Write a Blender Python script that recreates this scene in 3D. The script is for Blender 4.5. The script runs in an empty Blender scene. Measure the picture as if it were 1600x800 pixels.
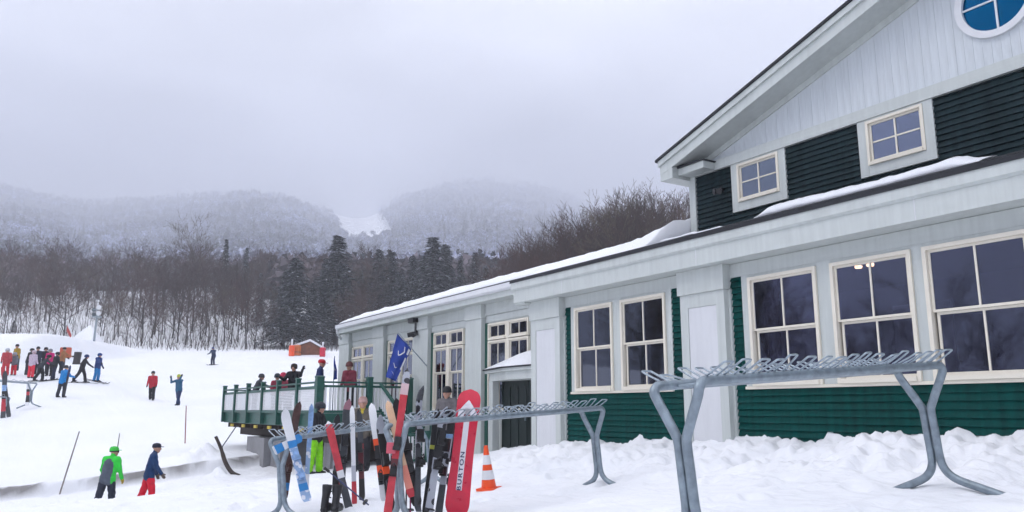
import bpy, bmesh, math, random
import numpy as np
from mathutils import Vector, Matrix, Euler

# ------------------------------------------------------------------ camera, world, sun, exposure
random.seed(7)
RNG = np.random.default_rng(11)
scene = bpy.context.scene
COL = scene.collection
F, HOR = 1250.0, 240.0                      # focal length and horizon offset in pixels of the 1600 px photograph
TH = math.atan(HOR / F)
CT, ST = math.cos(TH), math.sin(TH)
FX, FY = -0.84666, 0.53214                  # camera heading on the ground (x runs along the lodge wall, y into the lodge)
RX, RY = 0.53214, 0.84666                   # camera right

cam_data = bpy.data.cameras.new('camera')
cam_data.lens = 36.0 * F / 1600.0
cam_data.sensor_width = 36.0
cam_data.clip_start = 0.05
cam_data.clip_end = 20000
cam = bpy.data.objects.new('camera', cam_data)
COL.objects.link(cam)
cam.location = (0, 0, 0)
cam.rotation_euler = (math.pi / 2 + TH, 0, math.atan2(-FX, FY))
scene.camera = cam

SUN_EL, SUN_ROT = math.radians(48), math.radians(200)
world = bpy.data.worlds.new('World')
scene.world = world
world.use_nodes = True
wn, wl = world.node_tree.nodes, world.node_tree.links
wn.clear()
w_out = wn.new('ShaderNodeOutputWorld')
w_bg = wn.new('ShaderNodeBackground')
w_bg.inputs['Strength'].default_value = 0.1
sky = wn.new('ShaderNodeTexSky')
sky.sky_type = 'NISHITA'
sky.sun_disc = False
sky.sun_elevation = SUN_EL
sky.sun_rotation = SUN_ROT
sky.dust_density = 4.0
tc = wn.new('ShaderNodeTexCoord')
sep = wn.new('ShaderNodeSeparateXYZ')
wl.new(tc.outputs['Generated'], sep.inputs[0])
ramp = wn.new('ShaderNodeValToRGB')          # overcast: brighter towards the zenith
ramp.color_ramp.elements[0].position = 0.10
ramp.color_ramp.elements[0].color = (0.40, 0.43, 0.56, 1)
ramp.color_ramp.elements[1].position = 0.55
ramp.color_ramp.elements[1].color = (1.17, 1.19, 1.27, 1)
e = ramp.color_ramp.elements.new(0.30)
e.color = (0.655, 0.69, 0.82, 1)
wl.new(sep.outputs['Z'], ramp.inputs[0])
cn = wn.new('ShaderNodeTexNoise')            # very soft cloud mottling
cn.inputs['Scale'].default_value = 2.4
cn.inputs['Detail'].default_value = 4
mapn = wn.new('ShaderNodeMapping')
mapn.inputs['Scale'].default_value = (1, 1, 2.6)
wl.new(tc.outputs['Generated'], mapn.inputs[0])
wl.new(mapn.outputs[0], cn.inputs['Vector'])
mr = wn.new('ShaderNodeMapRange')
mr.inputs[1].default_value, mr.inputs[2].default_value = 0.3, 0.7
mr.inputs[3].default_value, mr.inputs[4].default_value = 7.2, 13.6
wl.new(cn.outputs[0], mr.inputs[0])
vm = wn.new('ShaderNodeVectorMath')
vm.operation = 'SCALE'
wl.new(ramp.outputs[0], vm.inputs[0])
wl.new(mr.outputs[0], vm.inputs['Scale'])
mixw = wn.new('ShaderNodeMixRGB')
mixw.inputs[0].default_value = 0.08
wl.new(vm.outputs[0], mixw.inputs[1])
wl.new(sky.outputs[0], mixw.inputs[2])
wl.new(mixw.outputs[0], w_bg.inputs['Color'])
wl.new(w_bg.outputs[0], w_out.inputs['Surface'])

sun_data = bpy.data.lights.new('sun', 'SUN')
sun_data.energy = 0.9
sun_data.angle = math.radians(25)
sun_data.color = (1.0, 0.97, 0.93)
sun = bpy.data.objects.new('sun', sun_data)
COL.objects.link(sun)
_sd = Vector((math.sin(SUN_ROT) * math.cos(SUN_EL), math.cos(SUN_ROT) * math.cos(SUN_EL), math.sin(SUN_EL)))
sun.rotation_euler = _sd.to_track_quat('Z', 'Y').to_euler()

scene.view_settings.view_transform = 'Standard'
scene.view_settings.look = 'None'
scene.view_settings.exposure = 0.60
scene.view_settings.gamma = 1.0
scene.cycles.volume_bounces = 2
scene.cycles.max_bounces = 6
scene.cycles.diffuse_bounces = 3
scene.cycles.glossy_bounces = 2
scene.cycles.transparent_max_bounces = 6
scene.cycles.use_denoising = True
scene.cycles.use_adaptive_sampling = True
scene.cycles.adaptive_threshold = 0.04
HAZE_DENSITY = 0.00085

# ------------------------------------------------------------------ helpers
def P(px, py, z):
    """point seen at pixel (px, py) of the photograph at forward distance z (used to survey real positions)"""
    u, v = px - 800.0, 400.0 - py
    rx, ry, rz = u, F * CT - v * ST, F * ST + v * CT
    t = z / ry
    a, b = rx * t, z
    return Vector((RX * a + FX * b, RY * a + FY * b, rz * t))

def tag(o, label=None, cat=None, group=None, kind=None):
    if label: o['label'] = label
    if cat: o['category'] = cat
    if group: o['group'] = group
    if kind: o['kind'] = kind
    return o

def empty(name, loc=(0, 0, 0), rot=None):
    o = bpy.data.objects.new(name, None)
    COL.objects.link(o)
    o.location = loc
    o.empty_display_size = 0.1
    if rot is not None: o.rotation_euler = rot
    return o

def link(name, mesh, parent=None, loc=None, rot=None, scale=None, world_child=False):
    o = bpy.data.objects.new(name, mesh)
    COL.objects.link(o)
    if loc is not None: o.location = loc
    if rot is not None: o.rotation_euler = rot
    if scale is not None: o.scale = scale
    if parent is not None:
        o.parent = parent
        if world_child and parent.parent is None:
            o.matrix_parent_inverse = Matrix.Translation(-Vector(parent.location))
    return o

class MB:
    def __init__(self):
        self.v, self.f, self.m = [], [], []
    def add(self, verts, faces, mat=0):
        n = len(self.v)
        self.v += [tuple(p) for p in verts]
        self.f += [tuple(i + n for i in q) for q in faces]
        self.m += [mat] * len(faces)
    def box(self, a, b, mat=0):
        x0, y0, z0 = a; x1, y1, z1 = b
        self.add([(x0,y0,z0),(x1,y0,z0),(x1,y1,z0),(x0,y1,z0),(x0,y0,z1),(x1,y0,z1),(x1,y1,z1),(x0,y1,z1)],
                 [(0,3,2,1),(4,5,6,7),(0,1,5,4),(1,2,6,5),(2,3,7,6),(3,0,4,7)], mat)
    def prism(self, poly, axis, a, b, mat=0):
        """extrude a 2-D polygon along axis from a to b"""
        def mk(p, t):
            if axis == 1: return (p[0], t, p[1])
            if axis == 0: return (t, p[0], p[1])
            return (p[0], p[1], t)
        n = len(poly)
        self.add([mk(p, a) for p in poly] + [mk(p, b) for p in poly],
                 [tuple(range(n))[::-1], tuple(range(n, 2*n))] + [(i, (i+1) % n, n + (i+1) % n, n + i) for i in range(n)], mat)
    def tube(self, pts, radii, n=8, mat=0, caps=True):
        pts = [Vector(p) for p in pts]
        if not isinstance(radii, (list, tuple)): radii = [radii] * len(pts)
        rings = []
        prev = None
        for i, p in enumerate(pts):
            d = (pts[min(i+1, len(pts)-1)] - pts[max(i-1, 0)])
            if d.length < 1e-9: d = Vector((0,0,1))
            d.normalize()
            if prev is None:
                ref = Vector((0,0,1)) if abs(d.z) < 0.9 else Vector((1,0,0))
                u = d.cross(ref).normalized()
            else:
                u = (prev - d * prev.dot(d))
                u = u.normalized() if u.length > 1e-6 else d.orthogonal().normalized()
            prev = u
            w = d.cross(u)
            rings.append([p + (u * math.cos(2*math.pi*k/n) + w * math.sin(2*math.pi*k/n)) * radii[i] for k in range(n)])
        verts = [q for r in rings for q in r]
        faces = []
        for i in range(len(rings)-1):
            for k in range(n):
                faces.append((i*n+k, i*n+(k+1) % n, (i+1)*n+(k+1) % n, (i+1)*n+k))
        if caps:
            faces.append(tuple(range(n))[::-1])
            faces.append(tuple(range((len(rings)-1)*n, len(rings)*n)))
        self.add(verts, faces, mat)
    def lathe(self, prof, n=16, mat=0, c=(0, 0, 0), sx=1, sy=1):
        verts, faces = [], []
        for r, z in prof:
            for k in range(n):
                a = 2*math.pi*k/n
                verts.append((c[0]+r*sx*math.cos(a), c[1]+r*sy*math.sin(a), c[2]+z))
        for i in range(len(prof)-1):
            for k in range(n):
                faces.append((i*n+k, i*n+(k+1) % n, (i+1)*n+(k+1) % n, (i+1)*n+k))
        faces.append(tuple(range(n))[::-1])
        faces.append(tuple(range((len(prof)-1)*n, len(prof)*n)))
        self.add(verts, faces, mat)
    def mesh(self, name, mats, smooth=False):
        me = bpy.data.meshes.new(name)
        me.from_pydata(self.v, [], self.f)
        mats = mats if isinstance(mats, (list, tuple)) else [mats]
        for mm in mats: me.materials.append(mm)
        if len(mats) > 1: me.polygons.foreach_set('material_index', self.m)
        if smooth: me.polygons.foreach_set('use_smooth', [True]*len(me.polygons))
        me.update()
        return me
    def build(self, name, mats, parent=None, smooth=False, world_child=False, loc=None, rot=None):
        return link(name, self.mesh(name, mats, smooth), parent, loc, rot, None, world_child)

def np_mesh(name, verts, quads=None, tris=None, mats=(), smooth=True, colors=None, color_name='tint'):
    me = bpy.data.meshes.new(name)
    verts = np.asarray(verts, dtype=np.float32)
    loops, starts, totals = [], [], []
    off = 0
    if quads is not None and len(quads):
        q = np.asarray(quads, dtype=np.int32)
        loops.append(q.ravel()); starts.append(off + np.arange(len(q))*4); off += q.size
    if tris is not None and len(tris):
        t = np.asarray(tris, dtype=np.int32)
        loops.append(t.ravel()); starts.append(off + np.arange(len(t))*3); off += t.size
    loops = np.concatenate(loops); starts = np.concatenate(starts)
    me.vertices.add(len(verts)); me.vertices.foreach_set('co', verts.ravel())
    me.loops.add(len(loops)); me.loops.foreach_set('vertex_index', loops.astype(np.int32))
    me.polygons.add(len(starts)); me.polygons.foreach_set('loop_start', starts.astype(np.int32))
    for mm in mats: me.materials.append(mm)
    me.update(calc_edges=True)
    me.validate()
    if smooth: me.polygons.foreach_set('use_smooth', np.ones(len(me.polygons), dtype=bool))
    if colors is not None:
        at = me.attributes.new(color_name, 'FLOAT_COLOR', 'POINT')
        at.data.foreach_set('color', np.asarray(colors, dtype=np.float32).ravel())
    return me

# value noise
_T = np.random.default_rng(5).random((256, 256))
def vnoise(x, y):
    xi, yi = np.floor(x).astype(int), np.floor(y).astype(int)
    fx, fy = x - xi, y - yi
    fx, fy = fx*fx*(3-2*fx), fy*fy*(3-2*fy)
    a, b = _T[xi % 256, yi % 256], _T[(xi+1) % 256, yi % 256]
    c, d = _T[xi % 256, (yi+1) % 256], _T[(xi+1) % 256, (yi+1) % 256]
    return (a*(1-fx)+b*fx)*(1-fy) + (c*(1-fx)+d*fx)*fy - 0.5
def fbm(x, y, o=4):
    s, a = 0, 1.0
    for i in range(o):
        s = s + a*vnoise(x*2**i + 17.3*i, y*2**i - 9.1*i)
        a *= 0.5
    return s
def sstep(a, b, x):
    t = np.clip((x-a)/(b-a), 0, 1)
    return t*t*(3-2*t)

# ------------------------------------------------------------------ materials
MATS = {}
def mat(name, col, rough=0.6, metal=0.0, noise=None, bump=None, spec=0.5, attr=None):
    """noise = (scale, amount): mottles the colour; bump = (scale, strength, distance)"""
    if name in MATS: return MATS[name]
    m = bpy.data.materials.new(name)
    m.use_nodes = True
    nt = m.node_tree
    b = nt.nodes['Principled BSDF']
    b.inputs['Base Color'].default_value = (*col, 1)
    b.inputs['Roughness'].default_value = rough
    b.inputs['Metallic'].default_value = metal
    b.inputs['Specular IOR Level'].default_value = spec
    co = nt.nodes.new('ShaderNodeTexCoord')
    src = None
    if attr:
        at = nt.nodes.new('ShaderNodeAttribute'); at.attribute_name = attr
        src = at.outputs['Color']
    if noise:
        n = nt.nodes.new('ShaderNodeTexNoise')
        n.inputs['Scale'].default_value = noise[0]; n.inputs['Detail'].default_value = 5
        nt.links.new(co.outputs['Object'], n.inputs['Vector'])
        r = nt.nodes.new('ShaderNodeMapRange')
        r.inputs[1].default_value, r.inputs[2].default_value = 0.3, 0.7
        r.inputs[3].default_value, r.inputs[4].default_value = 1-noise[1], 1+noise[1]
        nt.links.new(n.outputs[0], r.inputs[0])
        v = nt.nodes.new('ShaderNodeVectorMath'); v.operation = 'SCALE'
        if src is not None: nt.links.new(src, v.inputs[0])
        else: v.inputs[0].default_value = col
        nt.links.new(r.outputs[0], v.inputs['Scale'])
        src = v.outputs[0]
        rr = nt.nodes.new('ShaderNodeMapRange')
        rr.inputs[3].default_value, rr.inputs[4].default_value = max(0.02, rough-0.1), min(1, rough+0.1)
        nt.links.new(n.outputs[0], rr.inputs[0])
        nt.links.new(rr.outputs[0], b.inputs['Roughness'])
    if src is not None: nt.links.new(src, b.inputs['Base Color'])
    if bump:
        n = nt.nodes.new('ShaderNodeTexNoise')
        n.inputs['Scale'].default_value = bump[0]; n.inputs['Detail'].default_value = 6
        nt.links.new(co.outputs['Object'], n.inputs['Vector'])
        bp = nt.nodes.new('ShaderNodeBump')
        bp.inputs['Strength'].default_value = bump[1]; bp.inputs['Distance'].default_value = bump[2]
        nt.links.new(n.outputs[0], bp.inputs['Height'])
        nt.links.new(bp.outputs[0], b.inputs['Normal'])
    MATS[name] = m
    return m

M_TRIM = mat('painted_trim', (0.56, 0.595, 0.575), 0.55, noise=(1.7, 0.05), bump=(30, 0.1, 0.003))
def add_streaks(m, amount=.10):
    nt = m.node_tree; b = nt.nodes['Principled BSDF']
    src = b.inputs['Base Color'].links[0].from_socket
    co = nt.nodes.new('ShaderNodeTexCoord'); mp = nt.nodes.new('ShaderNodeMapping'); mp.inputs['Scale'].default_value = (7, 7, .55)
    g = nt.nodes.new('ShaderNodeNewGeometry')
    nt.links.new(g.outputs['Position'], mp.inputs[0])
    n = nt.nodes.new('ShaderNodeTexNoise'); n.inputs['Scale'].default_value = 1.6; n.inputs['Detail'].default_value = 6; n.inputs['Roughness'].default_value = .65
    nt.links.new(mp.outputs[0], n.inputs['Vector'])
    r = nt.nodes.new('ShaderNodeMapRange'); r.inputs[1].default_value, r.inputs[2].default_value = .35, .62; r.inputs[3].default_value, r.inputs[4].default_value = 1-amount*1.6, 1+amount*.3
    nt.links.new(n.outputs[0], r.inputs[0])
    v = nt.nodes.new('ShaderNodeVectorMath'); v.operation = 'SCALE'
    nt.links.new(src, v.inputs[0]); nt.links.new(r.outputs[0], v.inputs['Scale']); nt.links.new(v.outputs[0], b.inputs['Base Color'])
M_PANEL = mat('pilaster_panel', (0.68, 0.69, 0.71), 0.5, noise=(2.0, 0.035))
M_BEAD = mat('beadboard', (0.62, 0.66, 0.685), 0.55, noise=(3.0, 0.05))
add_streaks(M_TRIM, .05); add_streaks(M_PANEL, .03); add_streaks(M_BEAD, .05)
M_CREAM = mat('cream_window_paint', (0.78, 0.73, 0.62), 0.45, noise=(4, 0.04))
M_GREEN = mat('green_clapboard', (0.001, 0.062, 0.055), 0.75, noise=(2.5, 0.12), bump=(40, 0.15, 0.003), spec=0.12)
M_SLATE = mat('dark_slate_clapboard', (0.017, 0.034, 0.040), 0.75, noise=(2.5, 0.12), bump=(40, 0.15, 0.003), spec=0.15)
add_streaks(M_GREEN, .22); add_streaks(M_SLATE, .25)
M_DECKG = mat('deck_green_paint', (0.006, 0.075, 0.055), 0.45, noise=(6, 0.12))
M_DOOR = mat('dark_green_door', (0.002, 0.011, 0.010), 0.5, noise=(6, 0.15))  # dark green, deepened so the colour carries the shade of the entrance recess
M_ROOFB = mat('black_roofing', (0.016, 0.018, 0.024), 0.7, noise=(12, 0.2), bump=(60, 0.3, 0.004))
M_ROOM = mat('dark_interior', (0.085, 0.06, 0.085), 0.9, noise=(0.8, 0.5))
M_CONC = mat('concrete', (0.24, 0.24, 0.25), 0.85, noise=(2, 0.2), bump=(25, 0.3, 0.006))
M_GALV = mat('galvanised_steel', (0.25, 0.30, 0.34), 0.42, metal=0.75, noise=(14, 0.22), bump=(60, 0.08, 0.002))
M_WIRE = mat('galvanised_wire', (0.34, 0.40, 0.45), 0.35, metal=0.75, noise=(30, 0.2))
M_WOODY = mat('yellow_joist_end', (0.55, 0.42, 0.06), 0.7, noise=(9, 0.2))
M_WOODD = mat('dark_timber', (0.045, 0.032, 0.026), 0.85, noise=(5, 0.3), bump=(15, 0.5, 0.01))
M_WHITE = mat('white_paint', (0.72, 0.73, 0.75), 0.5, noise=(5, 0.04))
M_BLACK = mat('black_plastic', (0.012, 0.012, 0.014), 0.45, noise=(20, 0.15))
M_DGREY = mat('dark_grey', (0.05, 0.055, 0.065), 0.5, noise=(20, 0.2))
M_RED = mat('red_gloss', (0.60, 0.012, 0.045), 0.3, noise=(7, 0.1))
M_REDS = mat('red_ski', (0.50, 0.03, 0.045), 0.35, noise=(9, 0.2))
M_ORANGE = mat('orange_plastic', (0.85, 0.085, 0.012), 0.45, noise=(6, 0.08))
M_BLUE = mat('flag_blue', (0.012, 0.045, 0.30), 0.7, noise=(6, 0.12))
M_SKYB = mat('bright_blue', (0.02, 0.21, 0.52), 0.45, noise=(9, 0.1))
M_LBLUE = mat('pale_blue', (0.22, 0.36, 0.60), 0.4, noise=(14, 0.25))
M_TAN = mat('tan_wood', (0.62, 0.40, 0.25), 0.4, noise=(9, 0.12))
M_BROWN = mat('brown_ski', (0.07, 0.03, 0.025), 0.4, noise=(18, 0.3))
M_SKIN = mat('skin', (0.45, 0.24, 0.17), 0.6, noise=(12, 0.05))
M_ROPE = mat('bamboo', (0.22, 0.19, 0.17), 0.8, noise=(20, 0.2))
M_REDPOLE = mat('red_bamboo', (0.34, 0.16, 0.15), 0.8, noise=(20, 0.2))
M_BARK = mat('bark', (0.030, 0.024, 0.022), 0.95, noise=(1.5, 0.35), bump=(8, 0.6, 0.03))
M_TWIG = mat('twigs', (0.042, 0.024, 0.018), 0.95, noise=(0.25, 0.35))
M_TWIG2 = mat('twigs_reddish', (0.062, 0.028, 0.021), 0.95, noise=(0.25, 0.35))
M_TWIG3 = mat('twigs_olive', (0.095, 0.070, 0.042), 0.95, noise=(0.25, 0.5))
M_PINE = mat('conifer_needles', (0.018, 0.028, 0.024), 0.9, noise=(0.6, 0.35), attr='tint')
M_FROST = mat('frosted_forest', (0.3, 0.3, 0.35), 0.95, noise=(0.05, 0.15), attr='tint')
M_HUT = mat('brown_hut_boards', (0.20, 0.075, 0.035), 0.8, noise=(3, 0.2))

def glass_mat(name, tint, refl_boost, gcol=(0.80, 0.86, 1.0)):
    m = bpy.data.materials.new(name)
    m.use_nodes = True
    nt = m.node_tree
    nt.nodes.clear()
    out = nt.nodes.new('ShaderNodeOutputMaterial')
    tr = nt.nodes.new('ShaderNodeBsdfTransparent'); tr.inputs[0].default_value = (*tint, 1)
    gl = nt.nodes.new('ShaderNodeBsdfGlossy'); gl.inputs['Roughness'].default_value = 0.03
    gl.inputs['Color'].default_value = (*gcol, 1)
    n = nt.nodes.new('ShaderNodeTexNoise'); n.inputs['Scale'].default_value = 1.3
    co = nt.nodes.new('ShaderNodeTexCoord')
    nt.links.new(co.outputs['Object'], n.inputs['Vector'])
    bp = nt.nodes.new('ShaderNodeBump'); bp.inputs['Strength'].default_value = 0.04; bp.inputs['Distance'].default_value = 0.02
    nt.links.new(n.outputs[0], bp.inputs['Height']); nt.links.new(bp.outputs[0], gl.inputs['Normal'])
    fr = nt.nodes.new('ShaderNodeFresnel'); fr.inputs['IOR'].default_value = 1.52
    ad = nt.nodes.new('ShaderNodeMath'); ad.operation = 'MULTIPLY_ADD'
    ad.inputs[1].default_value = 1.6; ad.inputs[2].default_value = refl_boost
    nt.links.new(fr.outputs[0], ad.inputs[0])
    mx = nt.nodes.new('ShaderNodeMixShader')
    nt.links.new(ad.outputs[0], mx.inputs[0]); nt.links.new(tr.outputs[0], mx.inputs[1]); nt.links.new(gl.outputs[0], mx.inputs[2])
    nt.links.new(mx.outputs[0], out.inputs['Surface'])
    MATS[name] = m
    return m
M_GLASS = glass_mat('window_glass', (0.45, 0.43, 0.58), 0.05, (0.74, 0.80, 1.0))
M_GLASSU = glass_mat('upper_window_glass', (0.45, 0.43, 0.58), 0.20, (0.70, 0.80, 1.0))
M_GLASSB = glass_mat('tinted_blue_glass', (0.02, 0.20, 0.42), 0.36, (0.008, 0.19, 0.42))

def snow_mat():
    m = bpy.data.materials.new('snow')
    m.use_nodes = True
    nt = m.node_tree
    b = nt.nodes['Principled BSDF']
    b.inputs['Roughness'].default_value = 0.75
    b.inputs['Specular IOR Level'].default_value = 0.25
    b.inputs['Subsurface Weight'].default_value = 0.0
    co = nt.nodes.new('ShaderNodeTexCoord')
    def nz(s, d=5):
        n = nt.nodes.new('ShaderNodeTexNoise'); n.inputs['Scale'].default_value = s; n.inputs['Detail'].default_value = d
        nt.links.new(co.outputs['Object'], n.inputs['Vector']); return n
    n1, n2 = nz(0.35), nz(2.2)
    at = nt.nodes.new('ShaderNodeAttribute'); at.attribute_name = 'tint'
    r = nt.nodes.new('ShaderNodeValToRGB')
    r.color_ramp.elements[0].position = 0.3; r.color_ramp.elements[0].color = (0.82, 0.835, 0.87, 1)
    r.color_ramp.elements[1].position = 0.7; r.color_ramp.elements[1].color = (0.885, 0.89, 0.91, 1)
    nt.links.new(n1.outputs[0], r.inputs[0])
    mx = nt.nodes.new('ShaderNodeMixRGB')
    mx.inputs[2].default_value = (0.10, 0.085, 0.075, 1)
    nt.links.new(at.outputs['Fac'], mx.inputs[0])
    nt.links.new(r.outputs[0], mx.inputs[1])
    nt.links.new(mx.outputs[0], b.inputs['Base Color'])
    b1 = nt.nodes.new('ShaderNodeBump'); b1.inputs['Strength'].default_value = 0.5; b1.inputs['Distance'].default_value = 0.05
    nt.links.new(n2.outputs[0], b1.inputs['Height'])
    n3 = nz(11)
    b2 = nt.nodes.new('ShaderNodeBump'); b2.inputs['Strength'].default_value = 0.45; b2.inputs['Distance'].default_value = 0.02
    nt.links.new(n3.outputs[0], b2.inputs['Height']); nt.links.new(b1.outputs[0], b2.inputs['Normal'])
    mp = nt.nodes.new('ShaderNodeMapping'); mp.inputs['Rotation'].default_value = (0, 0, .9); mp.inputs['Scale'].default_value = (.22, 2.6, .4)
    nt.links.new(co.outputs['Object'], mp.inputs[0])
    n4 = nt.nodes.new('ShaderNodeTexNoise'); n4.inputs['Scale'].default_value = 1.0; n4.inputs['Detail'].default_value = 7; n4.inputs['Roughness'].default_value = .6
    nt.links.new(mp.outputs[0], n4.inputs['Vector'])
    b3 = nt.nodes.new('ShaderNodeBump'); b3.inputs['Strength'].default_value = .55; b3.inputs['Distance'].default_value = .10
    nt.links.new(n4.outputs[0], b3.inputs['Height']); nt.links.new(b2.outputs[0], b3.inputs['Normal'])
    nt.links.new(b3.outputs[0], b.inputs['Normal'])
    return m
def pattern_mat(name, c1, c2, scale):
    m = bpy.data.materials.new(name); m.use_nodes = True; nt = m.node_tree; b = nt.nodes['Principled BSDF']
    co = nt.nodes.new('ShaderNodeTexCoord'); n = nt.nodes.new('ShaderNodeTexVoronoi'); n.inputs['Scale'].default_value = scale
    r = nt.nodes.new('ShaderNodeValToRGB'); r.color_ramp.interpolation = 'CONSTANT'
    r.color_ramp.elements[0].color = (*c1, 1); r.color_ramp.elements[1].color = (*c2, 1); r.color_ramp.elements[1].position = .42
    nt.links.new(co.outputs['Object'], n.inputs['Vector']); nt.links.new(n.outputs[0], r.inputs[0]); nt.links.new(r.outputs[0], b.inputs['Base Color'])
    b.inputs['Roughness'].default_value = .35; MATS[name] = m; return m
M_PATB = pattern_mat('blue_white_graphic', (.68,.70,.76), (.26,.38,.58), 15)
M_PATG = pattern_mat('grey_black_graphic', (.02,.02,.025), (.36,.38,.43), 11)
M_PATR = pattern_mat('red_dark_graphic', (.50,.03,.045), (.10,.015,.02), 9)
M_SNOW = snow_mat()

M_MTN = mat('mountain_brush', (.3,.3,.36), .95, noise=(.03, .25), attr='tint')

# ------------------------------------------------------------------ ground
CTRL = [  # surveyed ground points: pixel x, pixel y, forward distance
    (1470,766,7.3), (1330,820,6.3), (1060,868,5.4), (1700,760,7.5), (950,757,11.4), (800,790,10.6), (618,822,9.3),
    (428,800,11.5), (668,760,14.0), (765,766,12.5), (720,790,11.2), (870,775,11.0),
    (495,739,20.0), (567,738,19.5), (645,727,20.5), (700,725,19.0), (440,745,21.0),
    (395,737,25.5), (365,742,26.0), (180,801,22.0), (242,795,22.5), (60,808,22.0), (-60,815,22.0),
    (180,781,15.5), (100,788,15.0), (20,798,15.0), (330,764,17.0), (250,774,16.0), (-60,815,14.0),
    (200,716,29.0), (60,735,28.5), (-60,745,28.5), (300,703,30.0), (360,690,33.0),
    (277,634,46.0), (235,627,49.0), (93,621,44.0), (145,593,50.0), (62,593,50.0), (15,578,54.0), (10,655,37.0), (52,636,39.0),
    (-60,640,40), (328,570,76.0), (450,580,72.0), (420,610,58), (520,600,58),
    (200,551,100.0), (300,550,100), (400,549.5,100.0), (530,548,98.0), (120,552,98), (30,552,98), (-80,552,98),
    (650,560,95), (800,560,100), (300,648,40), (180,665,37), (380,640,44),
]
CTRL_XYZ = [  # ground against the lodge and around the camera
    (0,0,-1.55), (2,-2,-1.6), (-3,-3,-1.7), (4,4,-1.1), (-1.5,3,-1.2),
    (4,9.6,-0.15), (0,9.5,-0.18), (-4.6,9.5,-0.24), (-6.1,9.5,-0.32), (-8.8,9.5,-0.45), (-11,9.5,-0.50), (-13,9.5,-0.62),
    (-14.6,9.4,-0.80), (-15.8,9.5,-0.92), (-18,10.2,-1.1), (-22,10.3,-1.45), (-28,10.3,-1.7), (-34,9.5,-1.4),
    (8,20,0), (-5,25,0.5), (-20,25,0.5), (-40,40,2.5), (-60,60,8), (-10,70,8), (40,60,4), (30,10,0), (30,-20,-1.5), (0,-30,-3), (-20,-20,-3.5), (-40,-20,-2.5),
]
A_BANK = [P(-200,800,24.0), P(0,766,25.0), P(190,741,26.0), P(330,721,26.8), P(400,713,27.5)]

def bank_sd(x, y):
    """signed distance behind the cut edge of the piste (positive on the far side)"""
    best = np.full(np.shape(x), 1e9); sg = np.zeros(np.shape(x))
    for a, b in zip(A_BANK[:-1], A_BANK[1:]):
        dx, dy = b.x-a.x, b.y-a.y
        L2 = dx*dx+dy*dy
        t = np.clip(((x-a.x)*dx+(y-a.y)*dy)/L2, 0, 1)
        qx, qy = x-a.x-t*dx, y-a.y-t*dy
        d = np.hypot(qx, qy)
        s = np.sign(dx*(y-a.y)-dy*(x-a.x))
        upd = d < best
        best = np.where(upd, d, best); sg = np.where(upd, s, sg)
    return best*sg
_end0, _end1 = A_BANK[0], A_BANK[-1]
def bank_step(x, y):
    sd = bank_sd(x, y)
    u = x*RX+y*RY; v = x*FX+y*FY
    side = 1 - sstep(-8.0, -6.0, u)
    wob = 0.12*fbm(x*0.9, y*0.9, 3)
    fall = 1 - sstep(0.5, 9.0, sd)
    return 0.36*sstep(-0.06, 0.14, sd + wob)*side*np.where(sd > 0, fall, 1.0)

def _survey():
    pts = [P(*c) for c in CTRL]
    X = np.array([[p.x, p.y] for p in pts] + [[a, b] for a, b, c in CTRL_XYZ])
    Z = np.array([p.z for p in pts] + [c for a, b, c in CTRL_XYZ])
    Z = Z - bank_step(X[:, 0], X[:, 1])
    n = len(X)
    r = np.sqrt(((X[:, None]-X[None])**2).sum(-1) + 1.2**2)
    A = np.zeros((n+1, n+1)); A[:n, :n] = r - 0.0; A[:n, n] = 1; A[n, :n] = 1
    A[:n, :n] -= np.eye(n)*0.35
    sol = np.linalg.solve(A, np.concatenate([Z, [0]]))
    return X, sol
_RX, _RS = _survey()
def h_base(x, y):
    x = np.asarray(x, dtype=float); y = np.asarray(y, dtype=float)
    sh = x.shape
    x, y = x.ravel(), y.ravel()
    out = np.empty(len(x))
    for i in range(0, len(x), 60000):
        xs, ys = x[i:i+60000], y[i:i+60000]
        r = np.sqrt((xs[:, None]-_RX[None, :, 0])**2 + (ys[:, None]-_RX[None, :, 1])**2 + 1.44)
        out[i:i+60000] = r @ _RS[:-1] + _RS[-1]
    return out.reshape(sh)

def elev(px, py):
    u, v = px-800.0, 400.0-py
    return (F*ST+v*CT)/(F*CT-v*ST)
# ridges as sideways slope (u/v) -> crest height angle
RIDGE_A = np.array([(p-800)/1273.0 for p in (-900,-300,-60,40,110,200,330,440,500,548,600,660,760,860,930,1000,1100,1400,2200)])
RIDGE_E = np.array([elev(800, y) for y in (330,300,292,306,322,312,304,312,335,352,322,292,284,292,322,350,360,360,400)])
_ga = np.linspace(-2.2, 2.2, 1761)
_ge = np.interp(_ga, RIDGE_A, RIDGE_E)
_gk = np.exp(-0.5*(np.arange(-40, 41)/9.0)**2); _gk /= _gk.sum()
_ge = np.convolve(np.pad(_ge, 40, mode='edge'), _gk, mode='valid')
def h_mountain(x, y):
    u = x*RX+y*RY; v = np.maximum(x*FX+y*FY, 1.0)
    rr = np.hypot(u, v)
    v2 = np.maximum(v, 0.35*rr)
    a = np.clip(u/v2, -2.0, 2.0)
    e1 = np.interp(a, _ga, _ge)
    vc = 2150.0 + 650.0*sstep(-.35, -.05, a) + 250*np.sin(a*11.0+1.0)
    t = np.clip((v2-150)/(vc-150), 0, 1.25); t = .45*t + .55*np.where(t < .45, .72*t/.45, .72+.28*(t-.45)/.55)
    e0 = elev(800, 470)
    front = v2*(e0 + (e1-e0)*np.clip(t, 0, 1)**0.8)
    z = np.where(v2 < vc, front, vc*e1*(1-.45*sstep(0, 1600, v2-vc)))
    return z + 16*fbm(x/170.0, y/170.0, 3)*sstep(250, 700, v2)
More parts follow.
